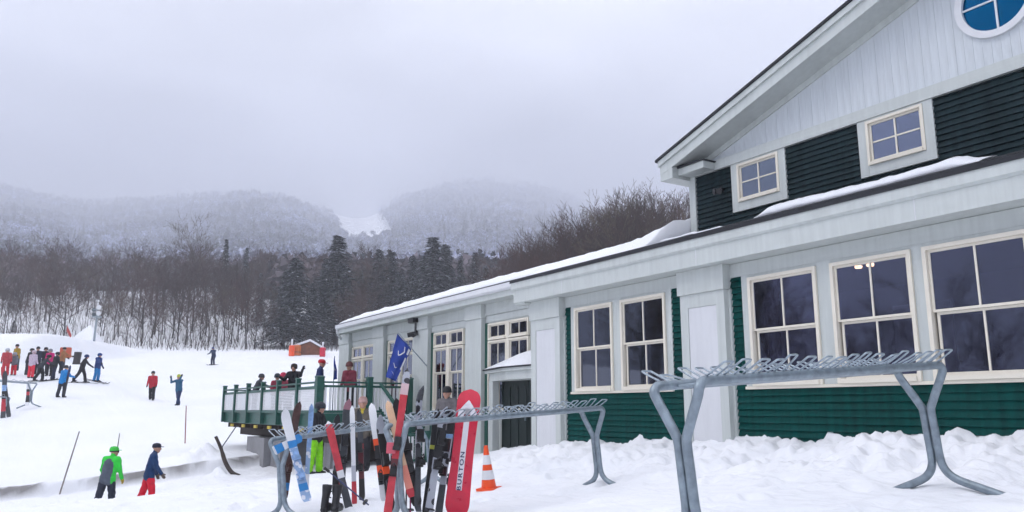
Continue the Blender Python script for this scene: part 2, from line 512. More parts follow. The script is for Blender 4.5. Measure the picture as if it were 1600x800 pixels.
def h_ground(x, y, detail=True):
    x = np.asarray(x, dtype=float); y = np.asarray(y, dtype=float)
    u = x*RX+y*RY; v = x*FX+y*FY
    r = np.hypot(u, v)
    h = h_base(x, y)
    far = sstep(100, 185, r)*sstep(-40, 60, v)
    hm = h_mountain(x, y)
    h = h*(1-far) + hm*far
    back = sstep(150, 260, r)*(1-sstep(-40, 60, v))
    h = h*(1-back) + (-8)*back
    # raised bench left of the lift queue
    bu, bv = u + 44.0, v - 78.0
    pb = P(105, 523, 74)
    eu, ev = pb.x*RX+pb.y*RY, pb.x*FX+pb.y*FY
    bench = (1-sstep(eu-.6, eu+.9, u))*sstep(62, 73, v)*(1-sstep(86, 100, v))
    h = h + bench*np.clip(pb.z - h, 0, 4)
    near_lodge = sstep(5.0, 8.6, y)*sstep(-15.5, -12.5, x)
    h = h + bank_step(x, y)
    if detail:
        n = fbm(x*0.55, y*0.55, 4)
        h = h + 0.05*n*sstep(1, 4, r)*(1-sstep(40, 120, r))
        lump = fbm(x*2.3+3, y*2.3, 4)
        h = h + near_lodge*(0.19*lump + 0.17*np.abs(fbm(x*4.3, y*4.3, 4)) - .03)*sstep(5.8, 8.8, y)
        h = h + 0.034*fbm(x*3.1, y*3.1, 4)*(1-sstep(25, 60, r))
        h = h + 0.5*fbm(x*0.03, y*0.03, 3)*sstep(60, 130, r)
        pile = P(312, 683, 28.0)
        d2 = (x-pile.x)**2+(y-pile.y)**2
        h = h + 0.42*np.exp(-d2/.6)*(1+1.1*fbm(x*2.6, y*2.6, 4))
        pile = P(335, 720, 25.6)
        d2 = (x-pile.x)**2+(y-pile.y)**2
        h = h + 0.22*np.exp(-d2/.5)*(1+0.9*fbm(x*3, y*3, 3))
    return h
_fr = np.random.default_rng(77)
DENTS = []
for _ in range(420):
    px_, d_ = _fr.uniform(380, 1580), _fr.uniform(6.0, 20.0)
    if _fr.random() < .45: px_, d_ = _fr.uniform(20, 420), _fr.uniform(12.0, 26.0)
    a_ = (px_-800)/1273*d_
    DENTS.append((RX*a_+FX*d_, RY*a_+FY*d_, _fr.uniform(.07,.16), _fr.uniform(.03,.085), _fr.uniform(0, 3.14), _fr.uniform(1.3, 2.6)))
def dents(x, y):
    out = np.zeros(x.shape)
    xf, yf = x.ravel(), y.ravel(); of = out.ravel()
    for a, b, r, dep, an, st in DENTS:
        m = np.where((np.abs(xf-a) < .9) & (np.abs(yf-b) < .9))[0]
        if len(m) == 0: continue
        c, s = math.cos(an), math.sin(an)
        p, q = ((xf[m]-a)*c+(yf[m]-b)*s)/st, -(xf[m]-a)*s+(yf[m]-b)*c
        d2 = (p*p+q*q)/(r*r)
        of[m] += -dep*np.exp(-d2*1.2) + dep*.35*np.exp(-(np.sqrt(d2)-1.5)**2*3)
    return of.reshape(x.shape)
def ground(x, y):
    return float(h_ground(np.array([x]), np.array([y]))[0])

def build_ground():
    head = math.atan2(FX, FY)
    ang = np.concatenate([np.linspace(-0.62*1.0, 0.62, 430), np.linspace(0.64, 2*math.pi-0.64, 110)])
    rad = [0.4]
    while rad[-1] < 4: rad.append(rad[-1]*1.03)
    while rad[-1] < 23: rad.append(rad[-1]*1.0065)
    while rad[-1] < 30: rad.append(rad[-1]*1.003)
    while rad[-1] < 120: rad.append(rad[-1]*1.0145)
    while rad[-1] < 230: rad.append(rad[-1]*1.02)
    i_split = len(rad)-1
    while rad[-1] < 4200: rad.append(rad[-1]*1.028)
    rad = np.array(rad)
    A, R = np.meshgrid(ang, rad)
    u, v = np.sin(A)*R, np.cos(A)*R
    x, y = u*RX+v*FX, u*RY+v*FY
    z = h_ground(x, y)
    kk_ = rad < 30
    z[kk_] += dents(x[kk_], y[kk_])
    na = len(ang)
    def make(name, r0, r1, close):
        xs, ys, zs = x[r0:r1+1], y[r0:r1+1], z[r0:r1+1]
        nr = r1-r0+1
        V = np.stack([xs, ys, zs], -1).reshape(-1, 3)
        i = np.arange(nr-1)[:, None]*na; j = np.arange(na)[None]; j2 = (j+1) % na
        Q = np.stack([i+j, i+na+j, i+na+j2, i+j2], -1).reshape(-1, 4)[:, ::-1]
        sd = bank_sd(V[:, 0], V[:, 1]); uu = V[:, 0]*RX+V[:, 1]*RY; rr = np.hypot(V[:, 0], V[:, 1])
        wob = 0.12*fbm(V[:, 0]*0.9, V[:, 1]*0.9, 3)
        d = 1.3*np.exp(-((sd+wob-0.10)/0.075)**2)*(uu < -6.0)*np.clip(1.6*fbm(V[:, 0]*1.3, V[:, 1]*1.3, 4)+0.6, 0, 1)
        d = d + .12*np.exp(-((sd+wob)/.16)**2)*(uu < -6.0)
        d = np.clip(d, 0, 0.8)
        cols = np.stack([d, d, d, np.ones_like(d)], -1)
        tri = None
        if close:
            V = np.vstack([V, [[0, 0, z[0].mean()]]]); cols = np.vstack([cols, [[0, 0, 0, 1]]])
            c = len(V)-1
            jj = np.arange(na)
            tri = np.stack([np.full(na, c), (jj+1) % na, jj], -1)
        if name == 'mountain':
            uu = V[:, 0]*RX+V[:, 1]*RY; vv = np.maximum(V[:, 0]*FX+V[:, 1]*FY, 1.0); aa = uu/vv
            t1 = np.clip(1-np.abs(aa-(550-800)/1273.0+(vv-2000)*2.0e-5)/.036, 0, 1)*(vv > 1350)*(vv < 2700)
            op = np.clip(t1*3, 0, 1)
            op = np.maximum(op, 1-sstep(230, 420, np.hypot(uu, vv)))[:, None]
            cols = np.hstack([np.array([.13,.14,.19])[None]*(1-op)+np.array([.82,.84,.89])[None]*op, np.ones((len(V), 1))])
        me = np_mesh(name, V, Q, tri, [M_MTN if name == 'mountain' else M_SNOW], True, cols)
        o = link(name, me); tag(o, kind='structure'); return o
    make('snow_ground', 0, i_split, True)
    make('mountain', i_split, len(rad)-1, False)
build_ground()

# ------------------------------------------------------------------ the lodge
_unit = {}
def unit_box(m):
    k = ('b', m.name)
    if k not in _unit:
        b = MB(); b.box((-.5,-.5,-.5), (.5,.5,.5)); _unit[k] = b.mesh('unit_box', m)
    return _unit[k]
def unit_clap(m):
    """one clapboard: thicker at its lower edge"""
    k = ('c', m.name)
    if k not in _unit:
        b = MB(); b.prism([(-1.0,-.44),(-.9,-.5),(0,-.5),(0,.5),(-.22,.5)], 0, -.5, .5); _unit[k] = b.mesh('unit_clapboard', m)
    return _unit[k]
def bar(name, parent, a, b, m):
    a, b = Vector(a), Vector(b)
    lo = Vector([min(a[i], b[i]) for i in range(3)]); hi = Vector([max(a[i], b[i]) for i in range(3)])
    return link(name, unit_box(m), parent, (lo+hi)/2, None, hi-lo, True)

def clapboards(parent, x0, x1, z0, z1, yface, pitch, m, zref):
    """siding boards between x0..x1 and z0..z1, courses counted from zref so that neighbours line up"""
    k0 = math.floor((z0-zref)/pitch + 1e-6)
    z = zref + k0*pitch
    while z < z1-1e-4:
        a, b = max(z, z0), min(z+pitch, z1)
        if b-a > 0.012:
            link('clapboard', unit_clap(m), parent, ((x0+x1)/2, yface, (a+b)/2), None, (x1-x0, 0.042, b-a), True)
        z += pitch

def sash_window(lodge, x0, x1, z0, z1, y, double=True, mid=None, cols=2, rows=1, fr=0.05, label=None, glass=None):
    """cream framed window; y is the wall face, the frame stands proud of it"""
    w = MB()
    yo, yi = y-0.05, y+0.06
    w.box((x0,yo,z0), (x0+fr,yi,z1)); w.box((x1-fr,yo,z0), (x1,yi,z1))
    w.box((x0+fr,yo,z1-fr), (x1-fr,yi,z1)); w.box((x0+fr,yo-0.02,z0), (x1-fr,yi,z0+fr*1.25))
    win = w.build('window', M_CREAM, lodge, world_child=True)
    if label: win['label'] = label
    zs = [z0+fr*1.25, z1-fr] if not double else [z0+fr*1.25, (z0+z1)/2 if mid is None else mid, z1-fr]
    for i in range(len(zs)-1):
        a, b = zs[i], zs[i+1]
        ys = y+0.02 if (double and i == 0) else y-0.012
        s = 0.032
        sb = MB()
        X0, X1 = x0+fr+0.002, x1-fr-0.002
        if double and i == 0: X0 += 0.03
        sb.box((X0,ys,a+.001), (X0+s,ys+.03,b-.001)); sb.box((X1-s,ys,a+.001), (X1,ys+.03,b-.001))
        sb.box((X0+s,ys,a+.001), (X1-s,ys+.03,a+s)); sb.box((X0+s,ys,b-s), (X1-s,ys+.03,b-.001))
        sb.build('sash', M_CREAM, win, world_child=True)
        gx0, gx1, ga, gb = X0+s, X1-s, a+s, b-s
        xs = [gx0+(gx1-gx0)*k/cols for k in range(cols+1)]
        zz = [ga+(gb-ga)*k/rows for k in range(rows+1)]
        for k in range(1, cols): bar('muntin', win, (xs[k]-.012, ys-.002, ga), (xs[k]+.012, ys+.024, gb), M_CREAM)
        for k in range(1, rows):
            for c in range(cols):
                bar('muntin', win, (xs[c]+.013, ys-.001, zz[k]-.011), (xs[c+1]-.013, ys+.022, zz[k]+.011), M_CREAM)
        for c in range(cols):
            for r in range(rows):
                bar('pane', win, (xs[c]+.002, ys+.012, zz[r]+.002), (xs[c+1]-.002, ys+.018, zz[r+1]-.002), glass or M_GLASS)
    return win

WY = 9.5            # front wall face of the projecting hall
GY = 10.7           # gable wall face
LY = 10.35          # wall face of the long wing
SLOPE = 0.323
lodge = empty('ski_lodge', (-8, 9.5, -0.45))
tag(lodge, 'large ski lodge with green clapboards, pale grey trim and a gabled upper storey', 'building')

def wall_with_openings(name, x0, x1, z0, z1, y, holes, m, depth=0.10):
    """wall slab with rectangular window openings (holes: x0, x1, z0, z1)"""
    b = MB()
    xs = sorted(set([x0, x1]+[h[0] for h in holes]+[h[1] for h in holes]))
    for xa, xb in zip(xs[:-1], xs[1:]):
        hs = sorted([h for h in holes if h[0] <= xa+1e-6 and h[1] >= xb-1e-6], key=lambda h: h[2])
        z = z0
        for h in hs:
            if h[2] > z: b.box((xa,y,z), (xb,y+depth,h[2]))
            z = h[3]
        if z < z1: b.box((xa,y,z), (xb,y+depth,z1))
    return b.build(name, m, lodge, world_child=True)

# front hall ----------------------------------------------------------
HALL_WIN = [(-12.70,-11.53), (-11.29,-10.11), (-8.28,-7.06), (-6.83,-5.66), (-5.51,-4.27), (-4.05,-2.85), (-1.2,0.0), (0.22,1.42)]
HZ0, HZ1 = 0.34, 1.97
hall = wall_with_openings('wall', -14.35, 3.0, -1.4, 2.24, WY, [(a+.01,b-.01,HZ0+.01,HZ1-.01) for a,b in HALL_WIN], M_TRIM)
hall['label'] = 'pale grey front wall of the projecting hall'
for a, b in HALL_WIN: sash_window(lodge, a, b, HZ0, HZ1, WY-0.03)
PIL = [(-14.10,-13.07), (-9.64,-8.68), (-2.6,-1.6)]
BAYS = [(-13.06,-9.66,-12.84,-9.97), (-8.66,-2.62,-8.42,-2.72), (-1.58,3.0,-1.34,1.56)]
for bx0, bx1, tx0, tx1 in BAYS:
    clapboards(hall, bx0, bx1, -1.2, 0.295, WY-.001, 0.098, M_GREEN, 0.295)
    clapboards(hall, bx0, tx0, 0.295, 2.02, WY-.001, 0.098, M_GREEN, 0.295)
    clapboards(hall, tx1, bx1, 0.295, 2.02, WY-.001, 0.098, M_GREEN, 0.295)
    bar('frieze_board', hall, (bx0, WY-.035, 2.02), (bx1, WY-.001, 2.23), M_TRIM)
    wins = [w for w in HALL_WIN if w[0] > tx0-.05 and w[1] < tx1+.05]
    edges = [tx0] + [q for w in wins for q in w] + [tx1]
    for i in range(0, len(edges), 2):
        bar('casing', hall, (edges[i]+.001, WY-.045, 0.34), (edges[i+1]-.001, WY-.001, 2.018), M_TRIM)
    for w in wins:
        bar('casing', hall, (w[0], WY-.042, HZ1), (w[1], WY-.001, 2.017), M_TRIM)
    bar('window_sill', hall, (tx0-.0, WY-.075, 0.297), (tx1, WY-.001, 0.338), M_CREAM)
for a, b in PIL:
    p = MB()
    y0 = WY-0.16
    p.box((a,y0+.02,-1.4), (b,WY-.002,1.84))
    pil = p.build('pilaster', M_TRIM, lodge, world_child=True)
    # framed panel on the shaft
    bar('stile', pil, (a,y0,-1.4), (a+.17,y0+.0199,1.84), M_TRIM); bar('stile', pil, (b-.17,y0,-1.4), (b,y0+.0199,1.84), M_TRIM)
    bar('stile', pil, (a+.171,y0+.001,1.62), (b-.171,y0+.0199,1.84), M_TRIM)
    bar('panel', pil, (a+.175,y0+.012,-1.4), (b-.175,y0+.0205,1.615), M_PANEL)
    bar('cap', pil, (a-.03,y0-.035,1.842), (b+.03,WY-.002,2.231), M_TRIM)
    bar('side_trim', pil, (b+.001,WY-.07,-1.4), (b+.05,WY-.003,1.84), M_TRIM)
# eaves of the hall
EY = 9.10
b = MB(); b.box((-14.42,EY,2.235), (3.0,EY+.04,2.50)); b.build('fascia', M_TRIM, lodge, world_child=True)
b = MB(); b.prism([(EY-.05,2.53),(EY-.05,2.66),(EY+.06,2.66),(EY+.06,2.50),(EY-.015,2.50)], 0, -14.45, 3.0); b.build('crown_moulding', M_TRIM, lodge, world_child=True)
b = MB(); b.box((-14.40,EY+.041,2.236), (3.0,WY+.09,2.26)); b.build('soffit', M_TRIM, lodge, world_child=True)
b = MB(); b.box((-14.41,EY+.041,2.20), (-14.05,WY+.4,2.234)); b.build('eave_return', M_TRIM, lodge, world_child=True)
b = MB(); b.box((-14.42,EY+.042,2.262), (-14.36,LY,2.655)); b.build('fascia', M_TRIM, lodge, world_child=True)
b = MB(); b.box((-14.35,WY+.1,-1.4), (-14.25,LY+1,2.24)); b.build('wall', M_TRIM, lodge, world_child=True)
for sx_ in (-12.65, -9.0, -5.35, -1.7): bar('seam', lodge, (sx_-.006,EY-.003,2.24), (sx_+.006,EY-.0002,2.50), M_PANEL)
# roof slabs
def roof_z(y): return 2.665 + (y-9.05)*SLOPE
def slab(name, x0, x1, y0, y1, th, m, lift=0.0):
    b = MB(); b.prism([(y0,roof_z(y0)+lift),(y1,roof_z(y1)+lift),(y1,roof_z(y1)+lift+th),(y0,roof_z(y0)+lift+th)], 0, x0, x1)
    return b.build(name, m, lodge, world_child=True)
roof = slab('roof', -14.47, 3.0, 9.03, 17.0, 0.055, M_ROOFB)
roofl = slab('roof', -27.5, -14.475, 9.88, 17.0, 0.055, M_ROOFB)
for k in range(3): # shingle courses that show as dark lines at the eave
    slab('shingle_course', -14.465, 3.0, 9.06+.14*k, 9.06+.14*(k+1)-.012, 0.012, M_ROOFB, 0.056)
# dark rooms behind the windows
b = MB(); b.box((-14.2,14.0,-1.2), (3.0,14.05,2.6)); b.box((-14.2,9.62,-0.9), (3.0,14.0,-0.85)); b.box((-14.2,9.62,2.30), (3.0,14.0,2.34)); b.box((-14.2,9.62,-.9),(-14.15,14,2.3)); b.box((2.95,9.62,-.9),(3.0,14,2.3))
b.build('interior', M_ROOM, lodge, world_child=True)

M_CURT = mat('curtain', (.22,.17,.20), .9, noise=(3, .2))
for cx in (-12.62, -11.62, -11.2, -10.2, -8.2, -4.35):
    b = MB()
    n_ = 16; vs = []
    for i in range(n_+1):
        x_ = cx-.16+.32*i/n_; y_ = 9.78+.025*math.sin(i*1.7)
        vs += [(x_,y_,.3),(x_,y_,2.05),(x_,y_+.01,2.05),(x_,y_+.01,.3)]
    b.add(vs, [(i*4+j, i*4+(j+1) % 4, (i+1)*4+(j+1) % 4, (i+1)*4+j) for i in range(n_) for j in range(4)])
    b.build('curtain', M_CURT, lodge, world_child=True)
for k, xx in enumerate((-13.4,-11.2,-8.8,-6.4,-3.6,-1.2)):   # bright patches added on the back wall to vary the panes
    bar('bright_patch', lodge, (xx,13.93,.4+.2*(k % 2)), (xx+1.1,13.98,1.5+.2*(k % 3)), M_TRIM)

# upper gable ---------------------------------------------------------
GX0, GX1, GC = -10.60, 0.80, -4.90
RS = 0.312
def rake(x): return 4.50 + RS*(x-GX0) if x <= GC else 4.50 + RS*(GX1-x)
UPW = [(-9.44,-8.54), (-6.90,-6.00), (-3.80,-2.90), (-1.26,-0.36)]
UZ0, UZ1 = 3.58, 4.27
gable = wall_with_openings('wall', GX0, GX1, 2.9, 4.30, GY+.002, [(a+.01,b_-.01,UZ0+.01,UZ1-.01) for a,b_ in UPW], M_SLATE)
gable['label'] = 'dark slate clapboard wall of the upper storey'
b = MB(); b.box((GX0,GY+.1,2.9), (GX0+.1,17,4.6)); b.box((GX1-.1,GY+.1,2.9), (GX1,17,4.6)); b.build('wall', M_SLATE, lodge, world_child=True)
b = MB(); b.prism([(GX0,4.30),(GX1,4.30),(GX1,4.5),(GC,rake(GC)+.05),(GX0,4.5)], 1, GY+.03, GY+.12); b.build('wall', M_BEAD, lodge, world_child=True)
xs_ = [GX0+.14] + [q for a, b_ in UPW for q in (a-.14, b_+.14)] + [GX1-.14]
for i in range(0, len(xs_), 2): clapboards(gable, xs_[i], xs_[i+1], 2.95, 4.30, GY, 0.088, M_SLATE, 2.95)
for a, b_ in UPW:
    clapboards(gable, a-.139, b_+.139, 2.95, 3.42, GY, 0.088, M_SLATE, 2.95)
    w_ = sash_window(lodge, a, b_, UZ0, UZ1, GY-.02, double=False, cols=2, rows=2, fr=0.04, glass=M_GLASSU)
    bar('casing', gable, (a-.14,GY-.055,3.421), (a-.001,GY,4.299), M_TRIM); bar('casing', gable, (b_+.001,GY-.055,3.421), (b_+.14,GY,4.299), M_TRIM)
    bar('casing', gable, (a,GY-.052,3.421), (b_,GY,UZ0-.001), M_TRIM); bar('casing', gable, (a,GY-.052,UZ1+.001), (b_,GY,4.299), M_TRIM)
bar('corner_board', gable, (GX0-.02,GY-.06,2.9), (GX0+.135,GY,4.30), M_TRIM); bar('corner_board', gable, (GX1-.135,GY-.06,2.9), (GX1+.02,GY,4.30), M_TRIM)
bar('band_board', gable, (GX0-.02,GY-.075,4.301), (GX1+.02,GY+.028,4.48), M_TRIM)
# vertical beaded boards of the gable, each one a board
nb = 96
for k in range(nb):
    xa = GX0+.02 + (GX1-GX0-.04)*k/nb; xb = GX0+.02 + (GX1-GX0-.04)*(k+1)/nb
    zt = min(rake(xa), rake(xb))
    zlo, xm = 4.482, (xa+xb)/2
    if zt - zlo < 0.03: continue
    dx = abs(xm-GC)
    segs = [(zlo, zt)]
    if dx < 0.47:
        hh = math.sqrt(0.47**2-dx**2); segs = [(zlo, 5.38-hh), (5.38+hh, zt)]
    for s0, s1 in segs:
        if s1-s0 > .03: bar('bead_board', gable, (xa+.0012, GY+.006+0.0015*(k % 2), s0), (xb-.0012, GY+.0295, s1), M_BEAD)
# round window
def ring(r0, r1, y0, y1, n=40):
    b = MB(); vs = []
    for k in range(n):
        a = 2*math.pi*k/n
        for r, y in ((r0,y0),(r1,y0),(r1,y1),(r0,y1)): vs.append((GC+r*math.cos(a), y, 5.38+r*math.sin(a)))
    fs = []
    for k in range(n):
        k2 = (k+1) % n
        for j in range(4): fs.append((k*4+j, k*4+(j+1) % 4, k2*4+(j+1) % 4, k2*4+j))
    b.add(vs, fs); return b
rw = ring(.43, .525, GY-.05, GY+.03).build('round_window', M_WHITE, lodge, world_child=True, smooth=False)
rw['label'] = 'round blue gable window with a white ring frame'
for q in range(4):
    b = MB(); n = 10
    pts = [(0.006,0.006)]+[(.432*math.cos(math.pi/2*k/n), .432*math.sin(math.pi/2*k/n)) for k in range(n+1)]
    c, s = [(1,0),(0,1),(-1,0),(0,-1)][q]
    b.prism([(GC+p[0]*c-p[1]*s, 5.38+p[0]*s+p[1]*c) for p in pts], 1, GY+.001, GY+.006)
    b.build('pane', M_GLASSB, rw, world_child=True)
bar('muntin', rw, (GC-.013,GY-.02,4.95), (GC+.013,GY+.004,5.81), M_WHITE)
bar('muntin', rw, (GC-.43,GY-.018,5.368), (GC-.014,GY+.004,5.392), M_WHITE); bar('muntin', rw, (GC+.014,GY-.018,5.368), (GC+.43,GY+.004,5.392), M_WHITE)
# rakes and roof of the gable
OV, RY0 = 0.30, 10.18
for sgn in (-1, 1):
    def rp(x, dz): # mirror about the centre
        return (x if sgn < 0 else 2*GC-x, rake(min(x, GC))+dz if x > GX0 else 4.50+RS*(x-GX0)+dz)
    xl = GX0-OV
    def strip(name, y0, y1, d0, d1, m, xa=xl, plumb=True):
        b = MB(); b.prism([rp(xa,d0), rp(GC,d0), rp(GC,d1), rp(xa,d1)], 1, y0, y1); return b.build(name, m, lodge, world_child=True)
    strip('rake_board', RY0, RY0+.04, -.05, .13, M_TRIM)
    strip('rake_moulding', RY0-.04, RY0+.06, .132, .235, M_TRIM, xl-.02)
    strip('rake_soffit', RY0+.041, GY+.03, -.02, .005, M_TRIM)
    strip('rake_frieze', GY-.02, GY+.004, -.13, -.021, M_TRIM, GX0)
    strip('roof', RY0-.07, 17.0, .237, .285, M_ROOFB, xl-.06)
    # boxed eave and return at the foot of the rake
    xa, xb = (GX0-OV, GX0+.02) if sgn < 0 else (GX1-.02, GX1+OV)
    ra, rb = (GX0-.06, GX0+.66) if sgn < 0 else (GX1-.66, GX1+.06)
    b = MB(); b.prism([(xa,4.25),(xb,4.25),(xb,4.47),(xa,4.36)] if sgn < 0 else [(xa,4.25),(xb,4.25),(xb,4.36),(xa,4.47)], 1, RY0+.005, 17); b.build('boxed_eave', M_TRIM, lodge, world_child=True)
    b = MB(); b.box((ra,RY0+.16,4.31), (rb,GY-.08,4.44)); rt = b.build('eave_return', M_TRIM, lodge, world_child=True)
    b = MB(); b.prism([(ra-.04,4.441),(rb+.04,4.441),(rb+.04,4.46),(ra-.04,4.50)] if sgn < 0 else [(ra-.04,4.441),(rb+.04,4.441),(rb+.04,4.50),(ra-.04,4.46)], 1, RY0+.13, GY-.076); b.build('return_roof', M_ROOFB, rt, world_child=True)
b = MB(); b.box((-10.4,13.6,3.2), (.6,13.65,5.9)); b.box((-10.4,GY+.15,3.25),(.6,13.6,3.3)); b.build('interior', M_ROOM, lodge, world_child=True)
# wall lamp on the slate wall
b = MB(); b.box((-9.86,GY-.10,3.86), (-9.78,GY-.03,3.94)); b.tube([(-9.82,GY-.08,3.88),(-9.87,GY-.2,3.86)], [.035,.06], 10); b.tube([(-9.80,GY-.08,3.88),(-9.75,GY-.2,3.84)], [.035,.06], 10)
b.build('floodlight', M_BLACK, lodge, world_child=True)

# long wing -------------------------------------------------------------
LWIN = [(-26.95,-24.98), (-23.82,-21.92), (-20.58,-18.82), (-17.52,-15.66)]
LPIL = [(-28.05,-27.08), (-24.85,-24.0), (-21.8,-20.8), (-18.55,-17.72)]
wing = wall_with_openings('wall', -28.0, -14.36, -1.8, 2.72, LY, [(a+.01,b_-.01,0.0,2.13) for a,b_ in LWIN], M_TRIM)
wing['label'] = 'pale grey wall of the long low wing behind the deck'
b = MB(); b.box((-28.0,LY+.1,-1.8), (-27.9,17,2.72)); b.build('wall', M_TRIM, lodge, world_child=True)
for a, b_ in LWIN:
    m_ = (a+b_)/2
    for x0, x1 in ((a,m_-.045), (m_+.045,b_)):
        sash_window(lodge, x0, x1, 1.72, 2.14, LY-.02, double=False, cols=2, rows=1, fr=.045)
        sash_window(lodge, x0, x1, -0.02, 1.70, LY-.02, double=True, mid=1.0, cols=2, rows=1, fr=.045)
    bar('mullion', wing, (m_-.044,LY-.06,-.02), (m_+.044,LY,2.14), M_CREAM)
for a, b_ in LPIL:
    p = MB(); p.box((a,LY-.14,-1.8), (b_,LY-.002,2.30)); pil = p.build('pilaster', M_TRIM, lodge, world_child=True)
    bar('cap', pil, (a-.02,LY-.17,2.301), (b_+.02,LY-.002,2.655), M_TRIM)
    bar('green_strip', pil, (b_+.001,LY-.03,-1.8), (b_+.13,LY-.0005,2.17), M_DECKG)  # narrow deck-green strip on each side of the pilaster
    bar('green_strip', pil, (a-.13,LY-.03,-1.8), (a-.001,LY-.0005,2.17), M_DECKG)
xs_ = [-27.06] + [q for a, b_ in LPIL[1:] for q in (a-.02, b_+.02)] + [-14.36]
for i in range(0, len(xs_), 2):
    bar('frieze_board', wing, (xs_[i],LY-.04,2.36), (xs_[i+1],LY-.0006,2.655), M_TRIM)
    bar('frieze_board', wing, (xs_[i],LY-.02,2.18), (xs_[i+1],LY-.0006,2.345), M_TRIM)
FYL = 9.95
b = MB(); b.box((-27.45,FYL,2.66), (-14.43,FYL+.04,2.82)); b.build('fascia', M_TRIM, lodge, world_child=True)
b = MB(); b.prism([(FYL-.10,2.84),(FYL-.10,2.955),(FYL-.005,2.955),(FYL-.005,2.80),(FYL-.06,2.80)], 0, -27.55, -14.47); b.build('gutter', M_WHITE, lodge, world_child=True)
b = MB(); b.box((-27.45,FYL+.041,2.658), (-14.43,LY-.001,2.68)); b.build('soffit', M_TRIM, lodge, world_child=True)
b = MB(); b.prism([(FYL+.0,2.66),(17,2.66),(17,roof_z(17)),(FYL+.0,roof_z(FYL))], 0, -27.5, -27.46); b.build('bargeboard', M_TRIM, lodge, world_child=True)
b = MB(); b.tube([(-27.5,FYL-.05,2.82),(-27.62,FYL+.02,2.68),(-27.9,LY-.1,2.45),(-28.06,LY-.06,2.3),(-28.06,LY-.06,-1.2)], .045, 8); b.build('downpipe', M_WHITE, lodge, world_child=True, smooth=True)
b = MB(); b.box((-28.0,14.0,-1.6), (-14.4,14.05,2.6)); b.box((-27.9,LY+.12,-.15),(-14.4,14,-.1)); b.box((-27.9,LY+.12,2.5),(-14.4,14,2.54)); b.build('interior', M_ROOM, lodge, world_child=True)
# security cameras under the eave
b = MB(); b.box((-21.75,LY-.34,2.52), (-21.4,LY-.17,2.66)); b.box((-21.60,LY-.19,2.26),(-21.50,LY-.15,2.53)); b.tube([(-21.6,LY-.2,2.2),(-21.7,LY-.36,2.16)], [.07,.07], 10); b.tube([(-21.45,LY-.2,2.2),(-21.32,LY-.36,2.12)], [.05,.06], 10); b.box((-21.62,LY-.2,2.15),(-21.44,LY-.14,2.27))
b.build('floodlight', M_BLACK, lodge, world_child=True)

# entrance vestibule with its hipped canopy
CZ = 0.93
foot = [(-14.36,9.58), (-15.75,9.58), (-17.25,9.98), (-17.25,10.34), (-14.36,10.34)]
fi = [(-14.36,9.70), (-15.70,9.70), (-17.05,10.06), (-17.05,10.34), (-14.36,10.34)]
b = MB(); b.prism(fi, 2, CZ-.26, CZ-.07); cv = b.build('canopy_fascia', M_TRIM, lodge, world_child=True)
b = MB(); b.prism([(x+(.03 if x < -15 else 0), y+.04) if y < 10.3 else (x,y) for x,y in foot], 2, CZ-.068, CZ+.0); b.build('canopy_moulding', M_TRIM, lodge, world_child=True)
b = MB(); b.prism(foot, 2, CZ+.001, CZ+.035); b.build('canopy_roof', M_ROOFB, lodge, world_child=True)
b = MB(); n = len(foot)
top = [(-14.36,10.2,CZ+.52), (-15.2,10.25,CZ+.46), (-16.1,10.3,CZ+.26), (-16.3,10.34,CZ+.2), (-14.36,10.34,CZ+.55)]
b.add([(x,y+.02,CZ+.036) for x,y in foot]+[(x*.5+t[0]*.5,y*.5+t[1]*.5,CZ+.036+(t[2]-CZ)*.62) for (x,y),t in zip(foot,top)]+top, [(i,(i+1)%n,n+(i+1)%n,n+i) for i in range(n)]+[(n+i,n+(i+1)%n,2*n+(i+1)%n,2*n+i) for i in range(n)]+[tuple(range(2*n,3*n))])
o = b.build('canopy_snow', M_SNOW, None, smooth=True); tag(o, 'smooth wedge of snow lying on the small entrance canopy', 'snow', kind='stuff')
bar('post', lodge, (-17.0,10.02,-1.4), (-16.82,10.20,CZ-.262), M_TRIM)
b = MB(); b.box((-16.8,10.27,-1.4), (-15.62,10.33,CZ-.262)); d1 = b.build('door', M_DOOR, lodge, world_child=True); d1['label'] = 'dark green entrance door leaf'
b = MB(); b.box((-15.6,10.27,-1.4), (-14.40,10.33,CZ-.262)); d2 = b.build('door', M_DOOR, lodge, world_child=True)
for d, x0 in ((d1,-16.7), (d2,-15.5)):
    for k in range(3): bar('door_panel', d, (x0+.36*k,10.255,-1.0), (x0+.36*k+.30,10.269,CZ-.4), M_DOOR)
    bar('handle', d, (x0+.98,10.22,-.25), (x0+1.01,10.254,.05), M_GALV)

# warm double lamp seen through the second window
lampm = bpy.data.materials.new('lit_bulb'); lampm.use_nodes = True
lb = lampm.node_tree.nodes['Principled BSDF']
lb.inputs['Emission Color'].default_value = (1.0, 0.66, 0.24, 1); lb.inputs['Emission Strength'].default_value = 9
lc = empty('ceiling_lamp', (-7.35, 11.0, 2.29)); tag(lc, 'lit two-bulb ceiling lamp glowing behind the middle hall window', 'lamp')
b = MB(); b.tube([(0,0,0.0),(0,0,-.10)], .015, 8); b.tube([(-.09,0,-.10),(.09,0,-.10)], .015, 8); b.build('stem', M_DGREY, lc)
for sx in (-1, 1):
    b = MB(); b.lathe([(0.01,-.035),(.05,-.028),(.058,0),(.05,.028),(.01,.035)], 12, c=(sx*.10,0,-.12)); b.build('bulb', lampm, lc, smooth=True)

